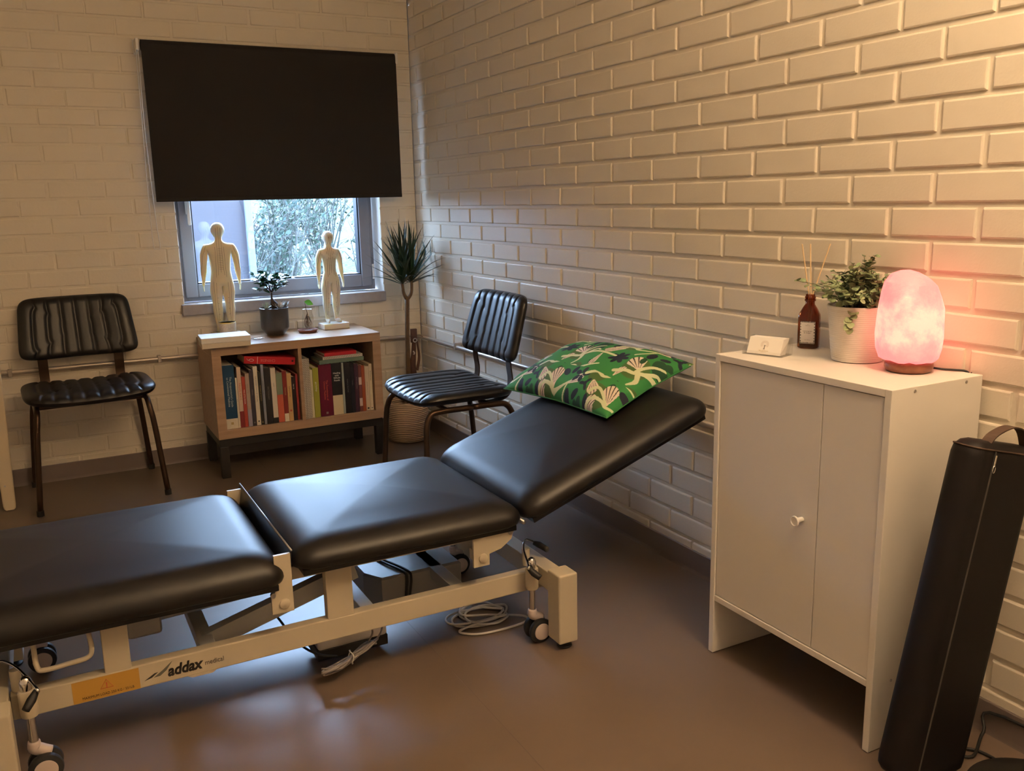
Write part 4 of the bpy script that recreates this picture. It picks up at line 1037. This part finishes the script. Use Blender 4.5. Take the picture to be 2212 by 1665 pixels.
TB('actuator',MT['grey_metal'],lambda b:(b.cyl((-1.62,-2.10,.205),(-1.36,-2.10,.215),.022,20),b.box(-1.66,-1.58,-2.13,-2.07,.16,.25,.01)),smooth=True,angle=40)
TB('actuator_rod',MT['chrome'],lambda b: b.cyl((-1.36,-2.10,.215),(-1.14,-2.10,.235),.010,16),smooth=True)
TB('bed_release_bar',MT['cream_metal'],lambda b: b.tube([(-1.745,-2.335,.300),(-1.742,-2.342,.262),(-1.752,-2.346,.246),(-1.79,-2.346,.242),(-1.835,-2.346,.240),(-1.848,-2.344,.250),(-1.850,-2.335,.300)],.0055,10,smooth=5),smooth=True)
mh=TB('motor_housing',mat('dark grey housing',(.22,.22,.22),.38),lambda b: b.loft([[Vector((x,y,z)) for x,y in pl] for z,pl in ((.100,[(-1.055,-2.10),(-1.022,-2.158),(-.785,-2.158),(-.785,-2.0),(-1.055,-2.0)]),(.180,[(-1.055,-2.10),(-1.022,-2.158),(-.785,-2.158),(-.785,-2.0),(-1.055,-2.0)]),(.186,[(-1.050,-2.097),(-1.019,-2.153),(-.790,-2.153),(-.790,-2.005),(-1.050,-2.005)]))]))
TB('motor_cable',MT['cable_b'],lambda b: b.tube([(-.99,-2.03,.189),(-.975,-2.09,.191),(-.955,-2.150,.188),(-.950,-2.164,.172),(-.955,-2.164,.12)],.0035,7,smooth=5),smooth=True)
TB('motor_cable',MT['cable_b'],lambda b: b.tube([(-.98,-2.03,.189),(-.962,-2.09,.191),(-.942,-2.150,.188),(-.938,-2.164,.172),(-.945,-2.164,.12)],.0035,7,smooth=5),smooth=True)
TB('motor_cable',MT['cable_b'],lambda b: b.tube([(-1.09,-2.16,.16),(-1.10,-2.20,.12),(-1.085,-2.20,.09),(-1.075,-2.19,.07)],.0035,7,smooth=5),smooth=True)
cb=TB('control_box',mat('white plastic box',(.58,.55,.52),.3),lambda b: b.box(-1.220,-1.030,-2.205,-2.100,.044,.084,.009),)
TB('box_tray',MT['blackp'],lambda b: b.box(-1.222,-1.028,-2.203,-2.103,.016,.046,.003),cb)
# tied power cord hanging by the control box
def cord(b):
    rnd=random.Random(4); base=Vector((-1.155,-2.285,.052)); pts=[]
    for k in range(7):
        e=rnd.uniform(-.012,.012); f=rnd.uniform(-.008,.008); g=.010+.004*k
        L1_=.062+rnd.uniform(-.01,.012); L2_=.078+rnd.uniform(-.012,.008)
        pts += [base+Vector((-L2_,-.012+e,-.020+g*.3)),base+Vector((-L2_*.5,-.022+f,.006-g*.4)),base+Vector((0,f*.6,e*.4)),base+Vector((L1_*.6,.012+e,.012+f)),base+Vector((L1_,.006+f,.024-e*.5)),base+Vector((L1_*.55,-.004+e*.5,.018+e*.3)),base+Vector((0,-.004+e*.4,f)),base+Vector((-L2_*.55,.004+f,-.020+e))]
    b.tube(pts,.0029,7,smooth=6)
TB('power_cord',MT['cable_k'],cord,smooth=True)
TB('cord_tie',MT['cable_w'],lambda b: b.tube([(-1.158+.003*math.sin(a*3),-2.287+.017*math.cos(a),.053+.017*math.sin(a)) for a in [2*PI*i/14 for i in range(14)]],.0016,6,closed=True,smooth=2),smooth=True)
TB('supply_cable',MT['cable_b'],lambda b: b.tube([(-1.31,-2.15,.150),(-1.275,-2.22,.095),(-1.235,-2.262,.070),(-1.19,-2.275,.058)],.0032,7,smooth=6),smooth=True)
TB('earth_cable',MT['cable_k'],lambda b:(b.tube([(-1.03,-2.20,.14),(-1.065,-2.262,.092),(-1.10,-2.28,.070),(-1.125,-2.285,.058)],.0026,7,smooth=6),b.tube([(-1.10,-2.20,.14),(-1.09,-2.262,.100),(-1.105,-2.272,.075),(-1.12,-2.285,.060)],.0026,7,smooth=6)),smooth=True)
# printing on the near rail
RY_=ym-.0153
near=[c for c in co.children if c.name.startswith('side_rail')][0]
def RM(x,z): return Matrix.Translation(-CO)@frame_m((x,RY_-.0002,z),(1,0,0),(0,0,1))
st_=TB('warning_sticker',MT['yellow'],lambda b: b.box(-1.790,-1.655,RY_-.0004,RY_+.0002,.1385,.188),near)
text('MAXIMUM LOAD 250 KG / 551LB',.0082,MT['ink'],st_,Matrix.Translation(-CO)@frame_m((-1.720,RY_-.0006,.1465),(1,0,0),(0,0,1)),sx=.88)
def tri(b):
    cx,cz=-1.722,.1665; s=.0135
    P=[Vector((cx+s*math.sin(a)*1.1,RY_-.0008,cz+s*math.cos(a))) for a in (0,2*PI/3,4*PI/3)]
    b.tube(P,.0008,5,closed=True); b.box(cx-.0011,cx+.0011,RY_-.001,RY_,cz-.003,cz+.006); b.box(cx-.0012,cx+.0012,RY_-.001,RY_,cz-.0062,cz-.0042)
TB('warning_triangle',MT['ink_r'],tri,st_)
text('addax',.0365,MT['ink'],near,RM(-1.560,.161),shear=.22,bold=.0013,name='brand_lettering',sx=.84)
text('medical',.0165,mat('dark grey ink',(.06,.055,.05),.5),near,RM(-1.494,.160),name='brand_lettering',sx=.86)
b=MB()
def rp(poly,b): b.add([Vector((x,RY_-.0004,z)) for x,z in poly]+[Vector((x,RY_+.0002,z)) for x,z in poly],[tuple(range(len(poly))),tuple(range(len(poly),2*len(poly)))]+[(i,(i+1)%len(poly),len(poly)+(i+1)%len(poly),len(poly)+i) for i in range(len(poly))])
rp([(-1.646,.152),(-1.624,.165),(-1.616,.166),(-1.630,.156)],b); b.build('brand_mark',MT['ink'],near,world=CO)
b=MB(); rp([(-1.626,.155),(-1.606,.168),(-1.584,.185),(-1.598,.166),(-1.612,.156)],b); b.build('brand_mark',mat('grey green ink',(.10,.10,.08),.5),near,world=CO)
TB('rail_plate',MT['cream_metal'],lambda b: b.loft([[Vector((x,y,z)) for x,z in ((-1.555,.137),(-1.545,.131),(-1.500,.131),(-1.490,.137))] for y in (ym-.0145,ym+.0145)]))

# coiled white cable on the floor
b=MB(); rnd=random.Random(8); pts=[]
c0=Vector((-.735,-2.165,.0035))
for k,(rx,ry,ph,ox,oy) in enumerate(((.085,.055,.3,0,0),(.070,.060,1.0,.02,.02),(.090,.045,2.0,-.01,.01),(.060,.060,.2,.015,-.01))):
    for i in range(8):
        a=ph+2*PI*i/8; pts.append(c0+Vector((ox+rx*math.cos(a),oy+ry*math.sin(a),.0022*k+.002*(i%2))))
pts += [c0+Vector((-.085,-.055,.006)),c0+Vector((-.06,-.088,.001)),c0+Vector((.00,-.100,.0)),c0+Vector((.080,-.098,.0)),c0+Vector((.112,-.085,0)),c0+Vector((.108,-.058,.002)),c0+Vector((.03,-.02,.008)),c0+Vector((-.05,.02,.012)),c0+Vector((.0,.09,.012)),c0+Vector((.065,.125,.002)),c0+Vector((.08,.17,.0))]
b.tube(pts,.0034,8,smooth=8); cbl=b.build('coiled_cable',MT['cable_w'],smooth=True); tag(cbl,'white cable coiled on the floor under the head end of the couch','cable')

# ------------------------------------------------------------------ patterned pillow
def pattern(U,V):
    """U,V in metres on the cloth; returns rgb"""
    green=np.array((.030,.200,.050)); olive=np.array((.060,.125,.030)); cr=np.array((.66,.70,.45)); pk=np.array((.76,.66,.55)); nv=np.array((.010,.014,.028)); bk_=np.array((.015,.008,.008)); dg=np.array((.010,.055,.022))
    TW,TH=.262,.262
    i=np.floor(V/TH); u=(U+ (i%2)*TW*.5)%TW/TW; v=(V%TH)/TH
    col=np.empty(U.shape+(3,)); col[:]=green
    def setc(mask,c): col[mask]=c
    def ell(cx,cy,a,b_,rot=0):
        best=np.zeros(u.shape,bool); c_,s_=math.cos(rot),math.sin(rot)
        for dx in (-1,0,1):
            for dy in (-1,0,1):
                x=(u-cx-dx); y=(v-cy-dy); X=x*c_+y*s_; Y=-x*s_+y*c_; best|=((X/a)**2+(Y/b_)**2)<1
        return best
    def seg(p,q,w0,w1=None):
        w1=w0 if w1 is None else w1; best=np.zeros(u.shape,bool)
        for dx in (-1,0,1):
            for dy in (-1,0,1):
                x=u-dx; y=v-dy; ex,ey=q[0]-p[0],q[1]-p[1]; L=ex*ex+ey*ey
                t=np.clip(((x-p[0])*ex+(y-p[1])*ey)/L,0,1); d=np.hypot(x-p[0]-t*ex,y-p[1]-t*ey); best|= d<(w0+(w1-w0)*t)
        return best
    def poly(pts,w0,w1,c):
        n=len(pts)-1
        for k in range(n): setc(seg(pts[k],pts[k+1],w0+(w1-w0)*k/n,w0+(w1-w0)*(k+1)/n),c)
    def fan(cx,cy,r,dirn,spread,c,n=6,r0=.02):
        for dx in (-1,0,1):
            for dy in (-1,0,1):
                x=u-cx-dx; y=v-cy-dy; rr=np.hypot(x,y); a=(np.arctan2(y,x)-dirn+PI)%(2*PI)-PI
                m_=(np.abs(a)<spread)&(rr<r*(1-.25*(a/spread)**2))&(rr>r0)
                st_=(np.abs(((a/spread+1)/2*n)%1-.5)>.36)&(rr>r*.22)&(np.abs(a)<spread*.93)
                col[m_]=c; col[m_&st_]=bk_
    setc(ell(.20,.30,.16,.20,.4),olive); setc(ell(.66,.72,.20,.13,-.3),olive); setc(ell(.45,.95,.12,.12),olive)
    # navy flowers
    for (cx,cy,r,n,ph) in ((.86,.36,.125,7,.2),(.40,.78,.085,3,1.2),(.62,.13,.05,5,.5)):
        for k in range(n):
            a=ph+2*PI*k/n; setc(ell(cx+r*.62*math.cos(a),cy+r*.62*math.sin(a),r*.48,r*.26,a),nv)
        setc(ell(cx,cy,r*.35,r*.35),nv)
    setc(ell(.36,.50,.075,.13,.5),dg); setc(ell(.40,.60,.04,.05),dg); setc(ell(.76,.86,.045,.085,.3),dg); setc(ell(.05,.93,.04,.06,-.2),nv)
    setc(ell(.16,.60,.05,.09,.3),nv)
    # fans
    fan(.27,.28,.27,2.45,.62,pk,5); fan(.50,.42,.33,1.05,.27,pk,4); fan(.58,.36,.32,-1.30,.18,pk,3); fan(.88,.64,.30,2.0,.44,pk,5); fan(.70,.62,.27,-2.2,.32,pk,4); fan(.08,.72,.26,.6,.36,pk,4); fan(.10,.02,.22,1.5,.3,pk,4)
    fan(.46,.88,.22,-.9,.50,pk,5)
    setc(ell(.30,.66,.06,.035,.6),nv); setc(ell(.52,.62,.035,.07,.2),nv); setc(ell(.93,.88,.07,.045,-.5),nv); setc(ell(.18,.45,.035,.06,.2),dg)
    for k in range(5):
        a=.3+2*PI*k/5; setc(ell(.22+.075*math.cos(a),.88+.075*math.sin(a),.055,.032,a),nv)
    # cream branches
    def curve(pts,w0,w1,c,n=7):
        P=[np.array(p) for p in pts]; q=[]
        for k in range(len(P)-1):
            p0=P[max(0,k-1)];p1=P[k];p2=P[k+1];p3=P[min(len(P)-1,k+2)]
            for m_ in range(n):
                t=m_/n; q.append(tuple(.5*((2*p1)+(p2-p0)*t+(2*p0-5*p1+4*p2-p3)*t*t+(3*p1-p0-3*p2+p3)*t**3)))
        q.append(tuple(P[-1])); poly(q,w0,w1,c)
    curve([(.04,.12),(.16,.19),(.26,.21),(.34,.29),(.46,.35),(.60,.37),(.78,.37)],.030,.020,cr)
    curve([(.27,.22),(.27,.34),(.32,.45),(.41,.53)],.026,.012,cr); curve([(.30,.24),(.35,.14),(.32,.03)],.030,.010,cr); curve([(.34,.30),(.40,.41),(.46,.40)],.022,.012,cr)
    curve([(.28,.92),(.40,1.0),(.52,.97),(.62,1.02),(.76,1.12)],.026,.016,cr); curve([(.53,.72),(.62,.80),(.74,.75),(.86,.66)],.022,.014,cr)
    curve([(.56,.58),(.64,.68),(.78,.68),(.88,.64),(1.00,.68),(1.12,.76)],.022,.014,cr); curve([(.00,.50),(.06,.60),(.10,.72)],.018,.010,cr)
    return col
def pillow():
    t=thing('pillow','green leaf-patterned pillow on the raised head end of the couch','pillow',(0,0,0))
    a,b_=.288,.176; nx,ny=420,290
    uu=np.linspace(-1,1,nx+1); vv=np.linspace(-1,1,ny+1)
    Ug,Vg=np.meshgrid(uu,vv,indexing='ij')
    # knife-edge pillow: pointed corners, sides drawn in
    X=a*Ug*(1-.055*(1-Vg**2)**1*0-.07*(1-np.abs(Vg))**.8*np.abs(Ug)**3); Y=b_*Vg*(1-.09*(1-np.abs(Ug))**.8*np.abs(Vg)**3)
    th=((1-np.abs(Ug)**2.6).clip(0)*(1-np.abs(Vg)**2.4).clip(0))**.50
    wr=.0030*np.sin(Ug*9+Vg*4)*th+.0022*np.sin(Vg*13-Ug*5)*(1-th)*th*3
    Zt=.080*th+wr; Zb=-.014*th
    col=pattern(X+.10,Y*1.0+.060)
    obs=[]
    verts=np.stack([X,Y,Zt],-1).reshape(-1,3); vb=np.stack([X,Y,Zb],-1)[::6,::5]
    me=bpy.data.meshes.new('pillow_case'); W=ny+1
    idx=np.arange((nx+1)*(ny+1)).reshape(nx+1,ny+1)
    f=np.stack([idx[:-1,:-1],idx[1:,:-1],idx[1:,1:],idx[:-1,1:]],-1).reshape(-1,4)
    # bottom at the same resolution on the border via coarse grid
    nb_=vb.shape; ib=np.arange(nb_[0]*nb_[1]).reshape(nb_[0],nb_[1])+len(verts)
    fb=np.stack([ib[:-1,:-1],ib[:-1,1:],ib[1:,1:],ib[1:,:-1]],-1).reshape(-1,4)
    allv=np.concatenate([verts,vb.reshape(-1,3)]); allf=np.concatenate([f,fb])
    me.from_pydata(allv.tolist(),[],allf.tolist())
    ca=me.color_attributes.new('print','FLOAT_COLOR','POINT')
    cc=np.ones((len(allv),4),np.float32); cc[:len(verts),:3]=col.reshape(-1,3); cc[len(verts):,:3]=(.030,.200,.050)
    ca.data.foreach_set('color',cc.ravel()); me.materials.append(vc_mat('printed cotton',.85))
    for p in me.polygons: p.use_smooth=True
    o=bpy.data.objects.new('pillow_case',me); C.objects.link(o); o.parent=t
    # piping
    pts=[]
    for k in range(0,nx+1,14): pts.append((X[k,0],Y[k,0],.0))
    for k in range(14,ny+1,14): pts.append((X[nx,k],Y[nx,k],.0))
    for k in range(nx-14,-1,-14): pts.append((X[k,ny],Y[k,ny],.0))
    for k in range(ny-14,0,-14): pts.append((X[0,k],Y[0,k],.0))
    MB().tube(pts,.0022,6,closed=True).build('seam',mat('seam cotton',(.03,.16,.045),.8),o,smooth=True)
    return t
pw=pillow()
# local x runs along -y of the room (left to right in the photo), local y climbs the slope
sx_=Vector((math.cos(ang),0,math.sin(ang))); sn=Vector((-math.sin(ang),0,math.cos(ang)))
pc=Vector((-.215,-1.965,0)); pc.z=.350+.357*(pc.x+.690)/1.0
pc = Vector((-.204,-1.968,.430+.357*(-.204+.690)))+sn*.018
e1=(Vector((0,-1,0))+sx_*.06).normalized(); e2=(sx_+Vector((0,1,0))*.06).normalized()
pm_=Matrix((e1,e2,e1.cross(e2))).transposed().to_4x4(); pm_.translation=pc; pw.matrix_world=pm_

# ------------------------------------------------------------------ bolster bag leaning by the cabinet
bg_=thing('bolster_bag','long black zipped bag with a carry strap leaning beside the cabinet','bag',(-.298,-3.290,.026))
tl=math.radians(13.5); BM=Matrix.Rotation(tl,4,'Y')
hx_,hy_=.106,.036
R_=[]
for ins,z in ((.02,.016),(.006,.020),(.001,.028),(0,.04),(0,.665),(.002,.680),(.010,.691),(.022,.696)):
    R_.append([BM@p for p in rrect(0,0,hx_-ins,hy_-ins,.030-ins*.5,z)])
MB().loft(R_).build('bag_body',MT['bag'],bg_,smooth=True,angle=60)
b=MB(); b.tube([BM@Vector((-.056,-hy_-.0004,z)) for z in (.03,.2,.4,.6,.680)],.0018,6); b.build('zip',mat('zip teeth',(.05,.045,.04),.35),bg_)
b=MB(); b.box(-.0585,-.0535,-hy_-.004,-hy_-.001,.652,.674,.001,M=BM); b.tube([BM@Vector((-.056+.0035*math.sin(a),-hy_-.004,0.647+.0075*math.cos(a))) for a in [2*PI*i/12 for i in range(12)]],.001,5,closed=True); b.build('zip_pull',MT['chrome'],bg_)
pts=[(-.052,-.010,.692),(-.036,-.012,.712),(.005,-.014,.730),(.045,-.014,.724),(.074,-.012,.692)]
b=MB(); rings=[]
P=[Vector(p) for p in pts]; q=[]
for i in range(len(P)-1):
    p0=P[max(0,i-1)];p1=P[i];p2=P[i+1];p3=P[min(len(P)-1,i+2)]
    for k in range(5):
        tt=k/5; q.append(.5*((2*p1)+(p2-p0)*tt+(2*p0-5*p1+4*p2-p3)*tt*tt+(3*p1-p0-3*p2+p3)*tt**3))
q.append(P[-1])
for i,p in enumerate(q):
    d=(q[min(i+1,len(q)-1)]-q[max(i-1,0)]).normalized(); nn=Vector((-d.z,0,d.x)); s=Vector((0,1,0))*.011
    rings.append([BM@(p-s-nn*.0012),BM@(p+s-nn*.0012),BM@(p+s+nn*.0012),BM@(p-s+nn*.0012)])
b.loft(rings); b.build('carry_strap',MT['strap'],bg_)
# piping along the top seam
MB().tube([BM@p for p in rrect(0,0,hx_-.002,hy_-.002,.028,.682)],.0018,6,closed=True).build('piping',MT['strap'],bg_,smooth=True)

# ------------------------------------------------------------------ uplighter floor lamp (base just in frame, bowl above the frame's right edge)
fl_=thing('floor_lamp','black round lamp base on the floor at the lower right corner','lamp',(-.135,-3.440,0))
MB().lathe([(0,0),(.128,0),(.132,.004),(.130,.012),(.118,.017),(.02,.020),(0,.020)],n=56).build('base',MT['blackp'],fl_,smooth=True,angle=40)
lp=LAMP_POS-Vector((-.135,-3.440,0))
MB().tube([(.02,-.02,.018),(.02,-.03,1.2),(lp.x,lp.y,1.78),(lp.x,lp.y,1.93)],.010,10,smooth=8).build('pole',MT['blackp'],fl_,smooth=True)
MB().lathe([(0,-.075),(.05,-.07),(.11,-.045),(.150,.0),(.165,.035),(.160,.035),(.145,.003),(.105,-.038),(.045,-.062),(0,-.066)],c=tuple(lp),n=40).build('bowl_shade',mat('lit opal glass bowl',(.75,.62,.45),.5,emit=LAMP_COL,estr=BOWL_STRENGTH),fl_,smooth=True)
bm=bmesh.new(); bmesh.ops.create_uvsphere(bm,u_segments=24,v_segments=12,radius=.045); b=MB(); b._bm(bm,Matrix.Translation(lp))
b.build('bulb',mat('lit bulb',(.8,.7,.6),.5,emit=LAMP_COL,estr=LAMP_STRENGTH),fl_,smooth=True)
MB().tube([(.05,.06,.004),(.05,.16,.004),(-.005,.20,.004),(.02,.155,.004),(.10,.185,.02),(.128,.16,.06),(.130,-.3,.06)],.0035,7,smooth=6).build('power_cord',MT['cable_b'],fl_,smooth=True)

# ------------------------------------------------------------------ cream splayed-leg side table at the left edge
stb=thing('side_table','cream wooden side table, only its splayed leg showing at the left edge','table',(-2.25,-.34,0))
def SB(name,m,fn,parent=stb,**k):
    b=MB(); fn(b); return b.build(name,m,parent,world=stb.location,**k)
def splay(b,xb,xt,y):
    w0,w1=.023,.030; R=[]
    for x,z,ww in ((xb,0.003,.016),(xb,.008,.021),(xb-.0004,.02,w0),(xb+(xt-xb)*.5,.30,w0+.004),(xt,.60,w1)):
        R.append(rrect(x,y,ww,.011,.006,z,4))
    b.loft(R)
cw=mat('cream painted wood',(.64,.54,.38),.5)
for xb,xt in ((-1.956,-1.950),(-2.54,-2.53)):
    for y in (-.34,-.62):
        if y==-.62 and xb>-2: continue
        l=SB('leg',cw,lambda b: splay(b,xb,xt,y))
        SB('screw',MT['steel'],lambda b: b.cyl((xb-.006,y-.010,.105),(xb-.006,y-.0125,.105),.0035,12),l)
SB('table_top',cw,lambda b: b.box(-2.56,-1.98,-.66,-.30,.60,.625,.004))
SB('stretcher',cw,lambda b: b.box(-2.54,-1.96,-.335,-.320,.22,.25,.003))
